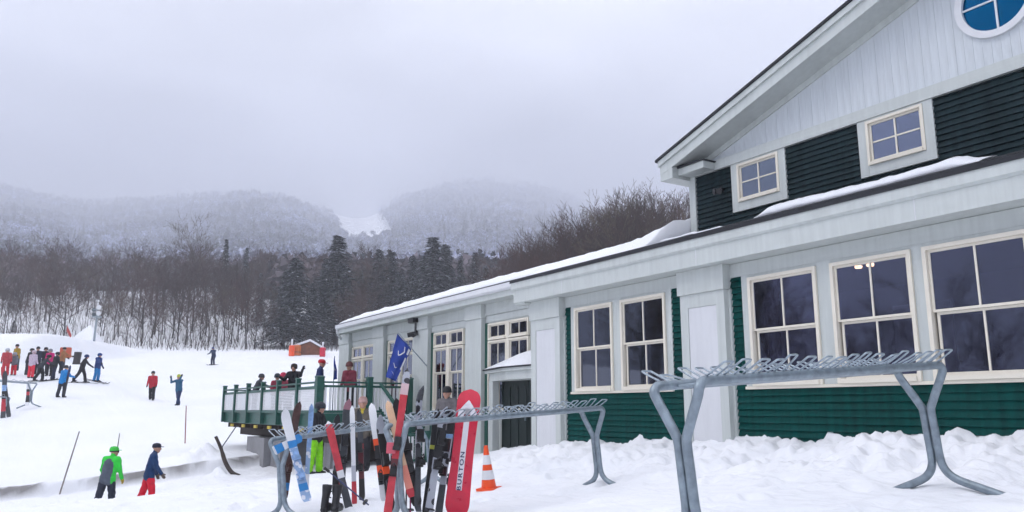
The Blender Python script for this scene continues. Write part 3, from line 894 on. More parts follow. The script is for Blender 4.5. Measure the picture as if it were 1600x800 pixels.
# snow lying on the roofs
def roof_snow():
    nx, ny = 150, 30
    X = np.linspace(-27.3, -10.66, nx); 
    V = []
    for i, x in enumerate(X):
        y0 = (9.93 if x < -14.5 else 9.42) + .16*float(fbm(np.array([x*1.7]), np.array([2.2]), 4)[0]) + (0.0 if x < -14.5 else .05)
        for j in range(ny):
            y = y0 + (16.5-y0)*(j/(ny-1))**1.6
            t = 0.06 + 0.05*float(fbm(np.array([x*1.3]), np.array([y*1.3]), 3)[0]) + .03*min(1, (y-y0)*2) + .10*max(0, float(fbm(np.array([x*2.7+5]), np.array([y*2.7]), 3)[0]))
            t += 0.12*math.exp(-abs(x+10.6)/0.40)*(1+.9*float(fbm(np.array([x*4.0]), np.array([y*4.0]), 3)[0]))*float(sstep(9.5, 10.5, y)) + 0.10*math.exp(-((x+10.7)/1.1)**2)*float(sstep(9.4, 10.3, y))
            if x > -14.5: t *= 0.35 + 0.65*float(sstep(9.42, 10.0, y))
            edge = min(1.0, (j)/2.0) if j < 2 else 1.0
            V.append((x, y, roof_z(y) + .057 + max(.012, t*(0.25+.75*edge))))
    top = np.array(V); bot = top.copy(); bot[:, 2] = roof_z(0)+SLOPE*bot[:, 1] + .056
    n = nx*ny
    Q = []
    for i in range(nx-1):
        for j in range(ny-1):
            a = i*ny+j; Q.append((a, a+ny, a+ny+1, a+1))
    for i in range(nx-1):
        a = i*ny; Q.append((a, n+a, n+a+ny, a+ny))
        a = i*ny+ny-1; Q.append((a, a+ny, n+a+ny, n+a))
    for j in range(ny-1):
        a = j; Q.append((a, a+1, n+a+1, n+a)); a = (nx-1)*ny+j; Q.append((a, n+a, n+a+1, a+1))
    o = link('roof_snow', np_mesh('roof_snow', np.vstack([top, bot]), Q, None, [M_SNOW], True))
    tag(o, 'thick snow on the low roof drifted up against the gable corner', 'snow', kind='stuff')
    # broken strip of snow in front of the upper windows
    def ridge(name, x0, x1, y, w, hgt, label, seed):
        n = 60; V = []; rng = np.random.default_rng(seed)
        for i in range(n):
            t = i/(n-1); x = x0+(x1-x0)*t
            hh = hgt*(0.75+.5*float(fbm(np.array([x*3.0+seed]), np.array([.3]), 3)[0]))*min(1, t*14+.25, (1-t)*9+.2)
            ww = w*(0.8+.6*float(fbm(np.array([x*2.0]), np.array([seed*1.0]), 3)[0]))
            for k, (dy, dz) in enumerate(((-.5,0),(-.47,.55),(-.2,.95),(.2,1),(.45,.6),(.5,0))):
                yy = y+dy*ww; V.append((x, yy, roof_z(yy)+.068+dz*hh))
        Q = [(i*6+k, (i+1)*6+k, (i+1)*6+k+1, i*6+k+1) for i in range(n-1) for k in range(5)] + [(i*6+5,(i+1)*6+5,(i+1)*6,i*6) for i in range(n-1)]
        o = link(name, np_mesh(name, V, Q, None, [M_SNOW], True)); tag(o, label, 'snow', kind='stuff')
    ridge('snow_strip', -8.35, -4.85, 9.95, 0.42, 0.13, 'long broken strip of snow on the eave under the upper windows', 3)
    ridge('snow_strip', -10.5, -9.6, 9.75, 0.16, 0.035, 'thin scrap of snow on the dark eave near the gable corner', 8)
    ridge('snow_strip', -9.3, -8.7, 9.4, 0.10, 0.025, 'short thin scrap of snow by the end of the eave strip', 12)
roof_snow()

# ------------------------------------------------------------------ deck
DX0, DX1, DY0, DY1 = -32.6, -21.40, 7.40, 10.15
DF = -0.12                                   # deck floor
deck = empty('deck', (-27, 8.6, -1.9))
tag(deck, 'raised green timber deck with white baluster and mesh railings beside the lodge', 'deck')
def dbox(name, a, b, m, parent=None):
    return bar(name, parent or deck, a, b, m)
nbd = 19
for k in range(nbd):
    y0 = DY0+.02+(DY1-DY0)*k/nbd; dbox('deck_board', (DX0,y0,DF-.04), (DX1,y0+(DY1-DY0)/nbd-.012,DF), M_DECKG)
dbox('rim_board', (DX0-.02,DY0-.03,DF-.36), (DX1+.02,DY0+.015,DF+.02), M_DECKG)
dbox('rim_board', (DX1+.001,DY0+.018,DF-.36), (DX1+.04,DY1,DF+.02), M_DECKG)
dbox('rim_board', (DX0-.04,DY0+.018,DF-.36), (DX0-.001,DY1,DF+.02), M_DECKG)
PX = [-32.5,-30.75,-28.95,-27.08,-25.30,-23.35,-21.46]
RT = 0.76
def post(x, y, top=0.86, w=.065, z0=DF-.34):
    b = MB(); b.box((x-w,y-w,z0), (x+w,y+w,top)); b.prism([(x-w-.012,top),(x+w+.012,top),(x+w+.012,top+.025),(x+.02,top+.05),(x-.02,top+.05),(x-w-.012,top+.025)], 1, y-w-.012, y+w+.012)
    return b.build('post', M_DECKG, deck, world_child=True)
for x in PX: post(x, DY0-.10 if x > DX0+.05 else DY0-.1, w=.10 if x == PX[-1] else .065)
for i in range(len(PX)-1):
    a, c = PX[i]+.067, PX[i+1]-(.102 if i == len(PX)-2 else .067)
    y = DY0-.10
    dbox('rail', (a,y-.045,RT-.045), (c,y+.045,RT), M_DECKG)
    dbox('rail', (a,y-.02,RT-.20), (c,y+.02,RT-.12), M_DECKG)
    dbox('rail', (a,y-.03,DF+.02), (c,y+.03,DF+.10), M_DECKG)
    m_ = MB()
    z0, z1 = DF+.105, RT-.205
    nx_, nz_ = 26, 12
    for k in range(nx_+1): xx = a+.03+(c-a-.06)*k/nx_; m_.box((xx-.016,y-.004,z0), (xx+.016,y,z1))
    for k in range(nz_+1): zz = z0+.01+(z1-z0-.02)*k/nz_; m_.box((a+.01,y+.0003,zz-.012), (c-.01,y+.004,zz+.012))
    mp = m_.build('mesh_panel', M_WHITE, deck, world_child=True); mp['kind'] = 'stuff'
# right-hand side rail with white balusters, and the rail at the left end
RYS = [DY0-.10, 8.72, 9.95]
for y in RYS[1:]: post(DX1+.0, y, w=.08)
for i in range(2):
    a, c = RYS[i]+.105, RYS[i+1]-.085
    x = DX1
    dbox('rail', (x-.045,a,RT-.045), (x+.045,c,RT), M_DECKG); dbox('rail', (x-.02,a,RT-.16), (x+.02,c,RT-.10), M_DECKG)
    dbox('rail', (x-.03,a,DF+.03), (x+.03,c,DF+.10), M_DECKG)
    n = 9
    for k in range(n):
        yy = a+.05+(c-a-.1)*k/(n-1); dbox('baluster', (x-.022,yy-.026,DF+.101), (x+.022,yy+.026,RT-.161), M_WHITE)
post(DX0+.0, DY1-.3)
dbox('rail', (DX0-.04,DY0+.0,RT-.045), (DX0+.04,DY1-.37,RT), M_DECKG); dbox('rail', (DX0-.03,DY0+.0,DF+.03), (DX0+.03,DY1-.37,DF+.10), M_DECKG)
# joists, concrete pier, braces
for k in range(14):
    x = DX0+.5+k*.82
    dbox('joist', (x-.03,DY0+.02,DF-.52), (x+.03,DY1-.1,DF-.365), M_WOODD)
    if k % 2: dbox('joist_end', (x-.15,DY0-.06,DF-.49), (x+.15,DY0-.005,DF-.395), M_WOODY)
dbox('beam', (DX0+.4,DY0+.5,DF-.80), (DX1-.2,DY0+.72,DF-.525), M_WOODD)
dbox('pier', (-29.6,DY0+.12,-2.8), (-27.4,DY0+1.3,DF-.81), M_CONC)
dbox('pier', (-27.38,DY0+.35,-2.8), (-26.3,DY0+1.2,DF-.81), M_CONC)
dbox('pier', (-23.2,DY0+.7,-2.6), (-22.6,DY0+1.2,DF-.81), M_CONC)
dbox('skirt_wall', (-30.0,DY1-.35,-2.6), (DX1-.1,DY1-.2,DF-.55), M_WOODD)
b = MB(); b.tube([(-30.9,DY0+.05,DF-.45),(-31.9,DY0-.5,-1.85)], .02, 6); b.build('brace', M_DGREY, deck, world_child=True)
# stair along the wing wall with sloping rail, and lower flight rail
ST0 = DX1+.05
for k in range(6):
    x = ST0 + .30*k; z = DF-.17*(k+1)
    dbox('stair_tread', (x,9.05,z-.05), (x+.32,LY-.2,z), M_DECKG)
    dbox('stair_riser', (x+.28,9.06,z-.16), (x+.30,LY-.21,z-.051), M_DECKG)
def sloped(name, x0, z0, x1, z1, y, hw, hh, m):
    b = MB(); b.prism([(x0,z0-hh),(x1,z1-hh),(x1,z1+hh),(x0,z0+hh)], 1, y-hw, y+hw); return b.build(name, m, deck, world_child=True)
sloped('stair_rail', DX1+.085, RT-.05, DX1+1.9, RT-1.05, 9.02, .04, .035, M_DECKG)
sloped('stair_rail', DX1+.085, RT-.72, DX1+1.9, RT-1.72, 9.02, .03, .035, M_DECKG)
sloped('stair_string', DX1+.05, DF-.15, DX1+1.95, DF-1.2, 9.02, .025, .13, M_TRIM)
for k in range(13):
    x = DX1+.18+k*.135; zz = RT-.05-(x-DX1-.085)*.551; dbox('baluster', (x-.022,9.0,zz-.64), (x+.022,9.04,zz-.03), M_WHITE)
b = MB(); b.box((DX1+1.9,8.95,-1.75), (DX1+2.04,9.09,RT-.95)); b.build('post', M_DECKG, deck, world_child=True)
pL, pR = P(603,690,20.3), P(668,679,20.6)
for i in range(2):
    q = (pL, pR)[i]
    dbox('post', (q.x-.06,q.y-.06,-1.9), (q.x+.06,q.y+.06,-.52), M_DECKG)
for dz in (0.0, -.62):
    b = MB(); b.tube([(pL.x,pL.y,-.66+dz),(pR.x,pR.y,-.60+dz)], .035, 6); b.build('rail', M_DECKG, deck, world_child=True)
for k in range(1, 11):
    t = k/11; q = pL.lerp(pR, t); dbox('baluster', (q.x-.022,q.y-.022,-1.25), (q.x+.022,q.y+.022,-.66), M_WHITE)

# ------------------------------------------------------------------ flags
def flag(name, label, base, tip, corner_pts, marks, m=M_BLUE):
    """pole from base to tip; cloth given by four corners (top at pole, bottom at pole, outer bottom, outer top)"""
    r = empty(name, base); tag(r, label, 'flag')
    bb = Vector(base)
    b = MB(); b.tube([(0,0,0), Vector(tip)-bb], [.018,.012], 8); b.build('pole', M_GALV, r)
    A, B, C_, D_ = [Vector(c)-bb for c in corner_pts]
    n = 14; V = []
    nrm = (B-A).cross(D_-A).normalized()
    def pt(s, t, off=0.0):
        p = A.lerp(B, s).lerp(D_.lerp(C_, s), t)
        return p + nrm*(0.05*math.sin(t*9+s*3)*t + 0.03*math.sin(s*7+t*2) + off)
    for i in range(n+1):
        for j in range(n+1): V.append(pt(i/n, j/n))
    for i in range(n+1):
        for j in range(n+1): V.append(pt(i/n, j/n, .006))
    N1 = (n+1)**2
    b = MB(); fs = []
    for i in range(n):
        for j in range(n):
            a = i*(n+1)+j
            fs += [(a,a+1,a+n+2,a+n+1), (N1+a,N1+a+n+1,N1+a+n+2,N1+a+1)]
    for i in range(n):
        for e0, e1 in ((i, i+1), (n*(n+1)+i+1, n*(n+1)+i), ((i+1)*(n+1), i*(n+1)), (i*(n+1)+n, (i+1)*(n+1)+n)): fs.append((e0, N1+e0, N1+e1, e1))
    b.add(V, fs); cl = b.build('cloth', m, r, smooth=True)
    for mk in marks:
        b = MB(); vs = []
        for off in (-.010, .016):
            vs2 = []
            for s, t, w in mk: vs2 += [pt(s-w, t, off), pt(s+w, t, off)]
            k0 = len(b.v); b.add(vs2, [(2*i, 2*i+1, 2*i+3, 2*i+2) for i in range(len(mk)-1)])
        b.build('emblem', M_WHITE, cl)
    return r
f_base = P(667,572,22.4); f_tip = P(622,520,22.2)
flag('lodge_flag', 'blue flag with white marks hanging from an angled pole on the wing wall', f_base, f_tip,
     [P(621,521,22.2), P(643,546,22.3), P(618,596,22.2), P(603,589,22.1)],
     [[(.62,.10,.02),(.70,.22,.035),(.55,.34,.035),(.42,.40,.03),(.34,.30,.02)], [(.9,.05,.06),(.93,.4,.05),(.95,.65,.05)], [(.3,.62,.03),(.5,.70,.035),(.62,.66,.03)], [(.35,.82,.02),(.6,.86,.03)]])
fb = P(521,600,25.0); fb.z = DF+.0
flag('feather_flag', 'narrow blue flag standing upright on the deck near the lodge corner', fb, P(523,556,25.0),
     [P(522,558,25), P(521,594,25), P(526.5,592,25), P(525.5,570,25)], [[(.45,.3,.03),(.5,.6,.03)]])

# ------------------------------------------------------------------ ski racks
def catmull(pts, k=6):
    pts = [Vector(p) for p in pts]
    out = []
    for i in range(len(pts)-1):
        p0, p1, p2, p3 = pts[max(i-1,0)], pts[i], pts[i+1], pts[min(i+2,len(pts)-1)]
        for j in range(k):
            t = j/k
            out.append(0.5*((2*p1)+(p2-p0)*t+(2*p0-5*p1+4*p2-p3)*t*t+(3*p1-p0-3*p2+p3)*t**3))
    out.append(pts[-1]); return out
RH = 1.13
def rack(label, pl, pr, lean, nloops=17, detail=True, snow=True):
    """galvanised rack whose bar centre runs from pl to pr (world points at bar height)"""
    L = (pr-pl).length
    X = (pr-pl).normalized()
    up = (Vector((0,0,1)) + Vector((RX,RY,0))*(-lean))
    Y = up.cross(X).normalized(); Z = X.cross(Y)
    o = empty('ski_rack'); tag(o, label, 'ski rack', 'galvanised ski racks')
    M = Matrix(((X.x,Y.x,Z.x),(X.y,Y.y,Z.y),(X.z,Y.z,Z.z))).to_4x4()
    base = (pl+pr)/2 - Z*RH
    M.translation = base
    o.matrix_world = M
    o.rotation_mode = 'XYZ'
    o.location, o.rotation_euler = base, M.to_euler()
    h = L/2
    for s in (-1, 1):
        half = [(0,s*.63,-.03), (0,s*.40,.055), (0,s*.17,.14), (0,s*.085,.20), (0,s*.047,.27), (0,s*.036,.36), (0,s*.036,.55), (0,s*.036,.74), (0,s*.055,.80), (0,s*.125,.93), (0,s*.185,1.04), (0,s*.203,1.085)]
        c1 = [(x-h, y, z) for x, y, z in half] + [(-h+.025,s*.205,RH-.012), (-h+.075,s*.205,RH), (-h+.3,s*.205,RH)]
        c2 = [(-x, y, z) for x, y, z in c1][::-1]
        b = MB(); b.tube(catmull(c1, 5)+catmull(c2, 5), .035, 10 if detail else 6)
        b.build('frame_tube', M_GALV, o, smooth=True)
    for e in (-1, 1):
        b = MB(); b.box((e*h-.012,-.034,.42), (e*h+.012,.034,.47)); b.build('weld_plate', M_GALV, o)
        b = MB(); b.tube([(e*(h-.22),-.20,RH-.01),(e*(h-.22),.20,RH-.01)], .012, 6); b.build('cross_bar', M_GALV, o)
    lm = {}
    for s in (-1, 1):
        b = MB(); w = .05
        pts = catmull([(-w,0,.0), (-w,s*.08,.038), (-w,s*.15,.074), (-w*.75,s*.166,.084), (w*.75,s*.166,.084), (w,s*.15,.074), (w,s*.08,.038), (w,0,.0)], 3)
        b.tube(pts, .0075, 6 if detail else 4); lm[s] = b.mesh('wire_loop', M_WIRE, True)
        for k in range(nloops):
            x = -h+.13+(L-.26)*k/(nloops-1)
            link('wire_loop', lm[s], o, (x+random.gauss(0,.008), s*.205, RH+.030), (random.gauss(0,.07), random.gauss(0,.03), random.gauss(0,.07)))
    return o, M
R1L, R1R = P(1055,600,5.45), P(1436,574,7.3)
rack('empty galvanised ski rack standing in front of the hall windows', R1L, R1R, 0.10)
RAL, RAR = P(618,664,9.3), P(925,639,11.4)
rack('galvanised ski rack holding a red snowboard and several skis', RAL, RAR, 0.11)
RBL, RBR = P(437,686,11.5), P(668,657,14.0)
rack('galvanised ski rack in front of the deck holding white, brown and blue skis', RBL, RBR, 0.08)
rack('small distant ski rack with a red ski near the lift queue', P(-40,592,41.0), P(51,599,39.0), 0.06, 8, False)
rack('small distant ski rack at the edge of the picture below the lift queue', P(-60,615,37.0), P(13,621,37.5), 0.06, 7, False)

# ------------------------------------------------------------------ skis, snowboard, poles
def ski(name, label, top, bot, width, bands, tip=0.16, curl=1, roll=0.0, binding=None, cat='ski', thick=.018, side=None):
    """flat ski from bot (tail) to top (tip); bands = [(fraction from the tail, material)]"""
    top, bot = Vector(top), Vector(bot)
    Z = (top-bot); L = Z.length; Z.normalize()
    view = Vector((0,0,0)) - (top+bot)/2
    Yv = (view - Z*view.dot(Z)).normalized()
    Yv = (Matrix.Rotation(roll, 3, Z) @ Yv)
    Xv = Yv.cross(Z).normalized()
    M = Matrix(((Xv.x,Yv.x,Z.x),(Xv.y,Yv.y,Z.y),(Xv.z,Yv.z,Z.z))).to_4x4(); M.translation = bot
    o = empty(name, bot, M.to_euler()); tag(o, label, cat)
    n = 26
    prof = []
    for i in range(n+1):
        t = i/n
        w = width*(.5 - .07*math.sin(math.pi*min(1, max(0, (t-.08)/.75))))
        e = 1.0
        if t > 1-tip*.7: e = math.sqrt(max(0.0, 1-((t-(1-tip*.7))/(tip*.7))**2))
        if t < .03: e = .75+.25*t/.03
        y = curl*(.10*L)*max(0, (t-(1-tip))/tip)**2*.55 + curl*.03*max(0,(.05-t)/.05)
        prof.append((w*max(e,.04), y, t*L))
    b = MB()
    mats = [m for _, m in bands]
    V = []
    for w, y, z in prof: V += [(-w,y-thick/2,z), (w,y-thick/2,z), (w,y+thick/2,z), (-w,y+thick/2,z)]
    n0 = len(b.v); b.v += V
    for i in range(n):
        t = (i+.5)/n
        mi = 0
        for k, (fr, m) in enumerate(bands):
            if t >= fr: mi = k
        for j in range(4):
            b.f.append((i*4+j, i*4+(j+1) % 4, (i+1)*4+(j+1) % 4, (i+1)*4+j)); b.m.append(mi)
    b.f += [(3,2,1,0), (n*4,n*4+1,n*4+2,n*4+3)]; b.m += [0, len(mats)-1]
    b.build('blank', mats, o)
    if binding is not None:
        sgn, m, fr = binding
        z = L*fr
        b = MB(); b.box((-.035,sgn*.012,z-.15), (.035,sgn*.055,z-.04)); b.box((-.03,sgn*.055,z-.13),(.03,sgn*.10,z-.07)); b.tube([(-.03,sgn*.07,z-.05),(0,sgn*.10,z-.01),(.03,sgn*.07,z-.05)], .008, 6); b.build('heel_binding', m, o)
        b = MB(); b.box((-.035,sgn*.012,z+.16), (.035,sgn*.06,z+.28)); b.box((-.042,sgn*.03,z+.13), (.042,sgn*.075,z+.17)); b.build('toe_binding', m, o)
    return o
def along(pl, pr, px, z0=None):  # distance along a rack for a pixel column
    best = min((i/60 for i in range(61)), key=lambda t: abs((lambda q: 800+1273*(q.x*RX+q.y*RY)/(q.x*FX+q.y*FY))(pl.lerp(pr, t))-px))
    q = pl.lerp(pr, best); return q.x*FX+q.y*FY
def rack_ski(pl, pr, label, t, bt, width, bands, off=-.12, **k):
    d = along(pl, pr, t[0])+off
    return ski('ski', label, P(t[0], t[1], d), P(bt[0], bt[1], d-.22), width, bands, **k)
W_ = M_WHITE
rack_ski(RBL, RBR, 'white ski with pale blue patterned lower half and bright blue patches', (443,640), (480,784), .13, [(0,M_PATB),(.12,M_SKYB),(.20,M_PATB),(.57,M_SKYB),(.66,W_)], curl=1, roll=.35, binding=(1,M_LBLUE,.34))
rack_ski(RBL, RBR, 'brown ski with blue tail band hanging second on the deck-side rack', (466,628), (443,778), .11, [(0,M_BROWN),(.06,M_SKYB),(.16,M_BROWN)], off=.12, binding=(1,M_BROWN,.36), roll=.3)
rack_ski(RBL, RBR, 'slim pale blue ski beside the person in neon green trousers', (487,632), (478,768), .075, [(0,W_),(.2,M_PATB),(.5,M_LBLUE)], off=.12)
rack_ski(RBL, RBR, 'glossy red ski with dark tail leaning outward in front of the black jacket', (512,656), (548,806), .11, [(0,M_DGREY),(.38,W_),(.46,M_REDS),(.95,W_)], off=-.3, curl=-1, binding=(-1,M_BLACK,.28))
rack_ski(RBL, RBR, 'dark navy ski with pinkish tip on the deck-side rack', (543,624), (532,770), .12, [(0,M_REDS),(.1,M_DGREY),(.88,mat('dusty_pink',(.35,.16,.2),.5))], off=.10, roll=.4, binding=(1,M_BLACK,.4))
rack_ski(RBL, RBR, 'slim white ski with red tail at the end of the deck-side rack', (550,632), (554,790), .075, [(0,M_REDS),(.22,mat('silver_ski',(.45,.47,.52),.35)),(.4,W_)], off=-.25, curl=-1)
o = rack_ski(RBL, RBR, 'short white board with blue ends slung across the rack bar', (471,683), (427,705), .125, [(0,W_),(.06,M_SKYB),(.34,W_),(.70,M_SKYB)], off=-.35, tip=.12)
rack_ski(RAL, RAR, 'white ski with orange fittings next to the rack leg', (580,628), (601,782), .09, [(0,W_),(.14,M_DGREY),(.24,M_ORANGE),(.34,M_BLACK),(.50,M_ORANGE),(.62,W_)], off=.55, curl=-1, binding=(1,M_BLACK,.30))
rack_ski(RAL, RAR, 'tan wooden ski with pink tail behind the rack leg', (605,624), (643,776), .085, [(0,M_REDS),(.08,mat('salmon',(.75,.25,.18),.4)),(.30,M_TAN)], off=.25, curl=-1)
rack_ski(RAL, RAR, 'black ski tip rising behind the tan ski', (619,624), (652,790), .12, [(0,M_BLACK)], off=.40, binding=(1,M_BLACK,.4))
rack_ski(RAL, RAR, 'tall red ski with white tip, highest on the rack', (637,573), (604,812), .088, [(0,M_REDS),(.28,M_PATR),(.40,M_REDS),(.80,mat('pale_pink',(.6,.42,.43),.4)),(.90,M_PATG)], off=-.1, curl=-1, binding=(1,M_BLACK,.36))
rack_ski(RAL, RAR, 'black ski with grey patterned topsheet and bindings left of the snowboard', (694,636), (668,812), .10, [(0,M_DGREY),(.05,M_PATG),(.55,M_BLACK),(.8,M_PATG)], off=-.05, binding=(1,M_BLACK,.55), roll=.5)
rack_ski(RAL, RAR, 'dark grey ski nearest to the red snowboard', (708,640), (684,812), .09, [(0,M_DGREY),(.3,M_PATG),(.72,M_LBLUE),(.78,M_BLACK)], off=.10, binding=(1,M_BLACK,.5), roll=-.5)
rack_ski(RBL, RBR, 'black ski with silver graphic behind the glossy red ski', (526,648), (524,776), .10, [(0,M_BLACK),(.3,M_PATG),(.6,M_BLACK)], off=.14, roll=.3, binding=(1,M_BLACK,.4))
rack_ski(RBL, RBR, 'dark red and black ski beside the slim white one', (562,640), (566,782), .09, [(0,M_BLACK),(.25,M_PATR),(.6,M_DGREY)], off=.12, roll=-.3, binding=(1,M_BLACK,.42))
rack_ski(RAL, RAR, 'black and orange ski close behind the rack leg', (592,650), (612,800), .10, [(0,M_BLACK),(.4,M_ORANGE),(.46,M_BLACK),(.8,M_PATG)], off=.42, roll=.4, binding=(1,M_BLACK,.35))
rack_ski(RAL, RAR, 'dark ski with pale tip between the red ski and the grey pair', (655,604), (652,800), .085, [(0,M_DGREY),(.5,M_PATG),(.9,M_DGREY)], off=.16, roll=.7, binding=(1,M_BLACK,.45))
rack_ski(RAL, RAR, 'black ski with yellow-green strap beside the grey patterned skis', (683,640), (664,806), .08, [(0,M_BLACK),(.62,mat('lime_strap',(.40,.42,.05),.5)),(.66,M_BLACK)], off=.2, roll=.2)
d_ = ski('ski', 'thin dark ski of the far rack with red and white bands', P(45,599,39.2), P(42,634,38.6), .16, [(0,W_),(.15,M_BLACK),(.45,M_REDS),(.6,M_BLACK),(.75,W_)])
ski('ski', 'red and black ski standing in the rack at the picture edge', P(8,580,37.6), P(4,662,37.2), .20, [(0,M_DGREY),(.25,M_REDS),(.45,M_BLACK),(.62,M_LBLUE),(.75,M_DGREY)])
ski('ski', 'dark ski tilted in the rack at the picture edge', P(4,572,37.7), P(14,652,37.4), .18, [(0,M_DGREY),(.3,M_BLACK),(.7,M_REDS)])

def snowboard():
    d = along(RAL, RAR, 735)
    top, bot = P(735,606,d+.02), P(712,809,d-.32)
    Z = (top-bot); L = Z.length; Z.normalize()
    view = -(top+bot)/2; Y = (view - Z*view.dot(Z)).normalized(); Y = Matrix.Rotation(-.12, 3, Z) @ Y; X = Y.cross(Z).normalized()
    M = Matrix(((X.x,Y.x,Z.x),(X.y,Y.y,Z.y),(X.z,Y.z,Z.z))).to_4x4(); M.translation = bot
    o = empty('snowboard', bot, M.to_euler()); tag(o, 'red snowboard with white arrow and stripe leaning on the middle rack', 'snowboard')
    n = 48; W = .29
    def prof(t):
        z = t*L; e = 1.0
        for q in (t, 1-t):
            if q < .12: e = min(e, math.sqrt(max(0, 1-((.12-q)/.12)**2.3)))
        w = W*(.5-.055*math.sin(math.pi*t)**2)*max(e, .05)
        y = 0
        for q in (t, 1-t):
            if q < .16: y -= .075*((.16-q)/.16)**2
        return w, y, z
    b = MB(); V = []
    for i in range(n+1):
        w, y, z = prof(i/n); V += [(-w,y-.006,z),(w,y-.006,z),(w,y+.006,z),(-w,y+.006,z)]
    b.add(V, [(i*4+j, i*4+(j+1) % 4, (i+1)*4+(j+1) % 4, (i+1)*4+j) for i in range(n) for j in range(4)]+[(3,2,1,0),(n*4,n*4+1,n*4+2,n*4+3)])
    bd = b.build('board', M_RED, o)
    def ypos(z): return prof(z/L)[1]+.0075
    def patch(name, poly_rows, m):
        b = MB(); V = []
        for z, x0, x1 in poly_rows: V += [(x0,ypos(z),z),(x1,ypos(z),z)]
        b.add(V, [(2*i,2*i+1,2*i+3,2*i+2) for i in range(len(poly_rows)-1)]); return b.build(name, m, bd)
    s = mat('board_white', (.72,.70,.74), .35)
    rows = [(z, -.034, .034) for z in np.linspace(L*.20, L*.84, 10)]
    patch('white_stripe', rows, s)
    patch('white_arrow', [(L*.735,-.115,.115), (L*.76,-.115,.115), (L*.80,-.112,.112), (L*.83,-.085,.085), (L*.87,-.04,.04), (L*.90,-.003,.003)], s)
    b = MB(); b.add([(-.05,ypos(L*.76)+.002,L*.755),(.055,ypos(L*.76)+.002,L*.752),(.03,ypos(L*.78)+.002,L*.79),(0.005,ypos(L*.78)+.002,L*.77),(-.03,ypos(L*.78)+.002,L*.785)], [(0,1,2,3,4)]); b.build('crest', mat('dark_red',(.16,.01,.02),.4), bd)
    # lettering running up the stripe
    cu = bpy.data.curves.new('lettering', 'FONT'); cu.body = 'BURTON'; cu.size = .092; cu.extrude = .0008; cu.align_x = 'LEFT'; cu.align_y = 'CENTER'; cu.space_character = 1.25; cu.offset = .002
    t = bpy.data.objects.new('lettering', cu); COL.objects.link(t)
    dg = bpy.context.evaluated_depsgraph_get()
    me = bpy.data.meshes.new_from_object(t.evaluated_get(dg)); bpy.data.objects.remove(t)
    xs = [v.co.x for v in me.vertices]; sc = (L*.29)/(max(xs)-min(xs)); x0 = min(xs)
    for v in me.vertices:
        cx, cy, cz = v.co
        zz = L*.20 + (cx-x0)*sc
        v.co = (cy*.72, ypos(zz)+.0025+cz, zz)
    me.materials.clear(); me.materials.append(mat('letter_ink', (.03,.03,.09), .4))
    link('lettering', me, bd)
    for f_ in (.27, .67):     # bindings on the far side, straps showing past the edge
        b = MB(); z = L*f_
        b.lathe([(.12,0),(.12,.012)], 16, c=(0,0,0))
        b.v = [(x*1.0, -.012-zz, z+y) for x, y, zz in b.v]
        b.tube(catmull([(-.10,-.02,z-.05),(-.06,-.14,z-.06),(.06,-.20,z-.05),(.15,-.14,z-.03),(.155,-.04,z),(.11,-.02,z+.06)], 4), .018, 6)
        b.tube(catmull([(-.10,-.02,z+.08),(-.02,-.12,z+.09),(.10,-.13,z+.09),(.16,-.08,z+.07),(.12,-.02,z+.05)], 4), .015, 6)
        b.tube(catmull([(.05,-.06,z-.12),(.13,-.19,z-.10),(.16,-.22,z-.02)], 4), .02, 6)
        b.build('binding', M_BLACK, o)
snowboard()

def pole(name, label, a, b_, r, m, cat='pole', basket=True, grip=True):
    a, b_ = Vector(a), Vector(b_)
    o = empty(name, a); tag(o, label, cat)
    d = b_-a
    b = MB(); b.tube([(0,0,0), d*.5, d], [r, r, r*.8], 8); b.build('shaft', m, o)
    dn = d.normalized()
    if grip: b = MB(); b.tube([d*.91, d*1.0+dn*.01], r*2.0, 8); b.build('grip', M_BLACK, o)
    if basket: b = MB(); b.tube([dn*.06, dn*.075], [.045,.04], 10); b.build('basket', M_BLACK, o)
    return o
pole('ski_pole', 'dark ski pole leaning on the rack leg beside the tan ski', P(634,806,9.6), P(637,696,9.9), .010, M_DGREY, 'ski pole')
pole('ski_pole', 'ski pole with magenta grip leaning just behind the dark one', P(641,806,9.6), P(642,694,9.9), .010, mat('magenta',(.3,.03,.12),.4), 'ski pole')
pole('ski_pole', 'dark blue ski pole slanting low across the red ski', P(576,789,11.0), P(508,732,11.3), .010, mat('navy_pole',(.02,.03,.10),.4), 'ski pole')
pole('ski_pole', 'black ski pole strapped between the dark skis', P(672,806,9.5), P(700,640,9.9), .010, M_BLACK, 'ski pole')
def gpole(label, bpx, tpx, d, r, m, lift=0.0):
    b_ = P(bpx[0], bpx[1], d); g = ground(b_.x, b_.y); b_.z = g-.03
    t = P(tpx[0], tpx[1], d-.1); return pole('marker_pole', label, b_, t, r, m, 'marker pole', False, False)
gpole('grey bamboo marker pole leaning at the cut snow bank', (94,758), (124,674), 25.4, .022, M_ROPE)
gpole('short grey marker pole stuck in snow behind the green jacket', (183,700), (187,677), 30.5, .02, M_ROPE)
gpole('reddish bamboo marker pole near the snow pile', (290,681), (291,634), 33.0, .025, M_REDPOLE)
gpole('pale orange-topped marker pole by the far piste edge', (398,640), (399,560), 70.0, .03, M_REDPOLE) if False else None

# heavy dark log leaning out of the snow by the pier, and cable to the deck
lg = [P(337,682,25.6), P(345,700,25.6), P(352,722,25.5), P(362,738,25.4), P(374,744,25.3)]
b = MB(); b.tube(catmull(lg, 4), [.05]*6+[.065]*11, 10); o = b.build('log', M_WOODD, smooth=True); tag(o, 'dark bent timber log leaning out of the snow below the deck', 'log')

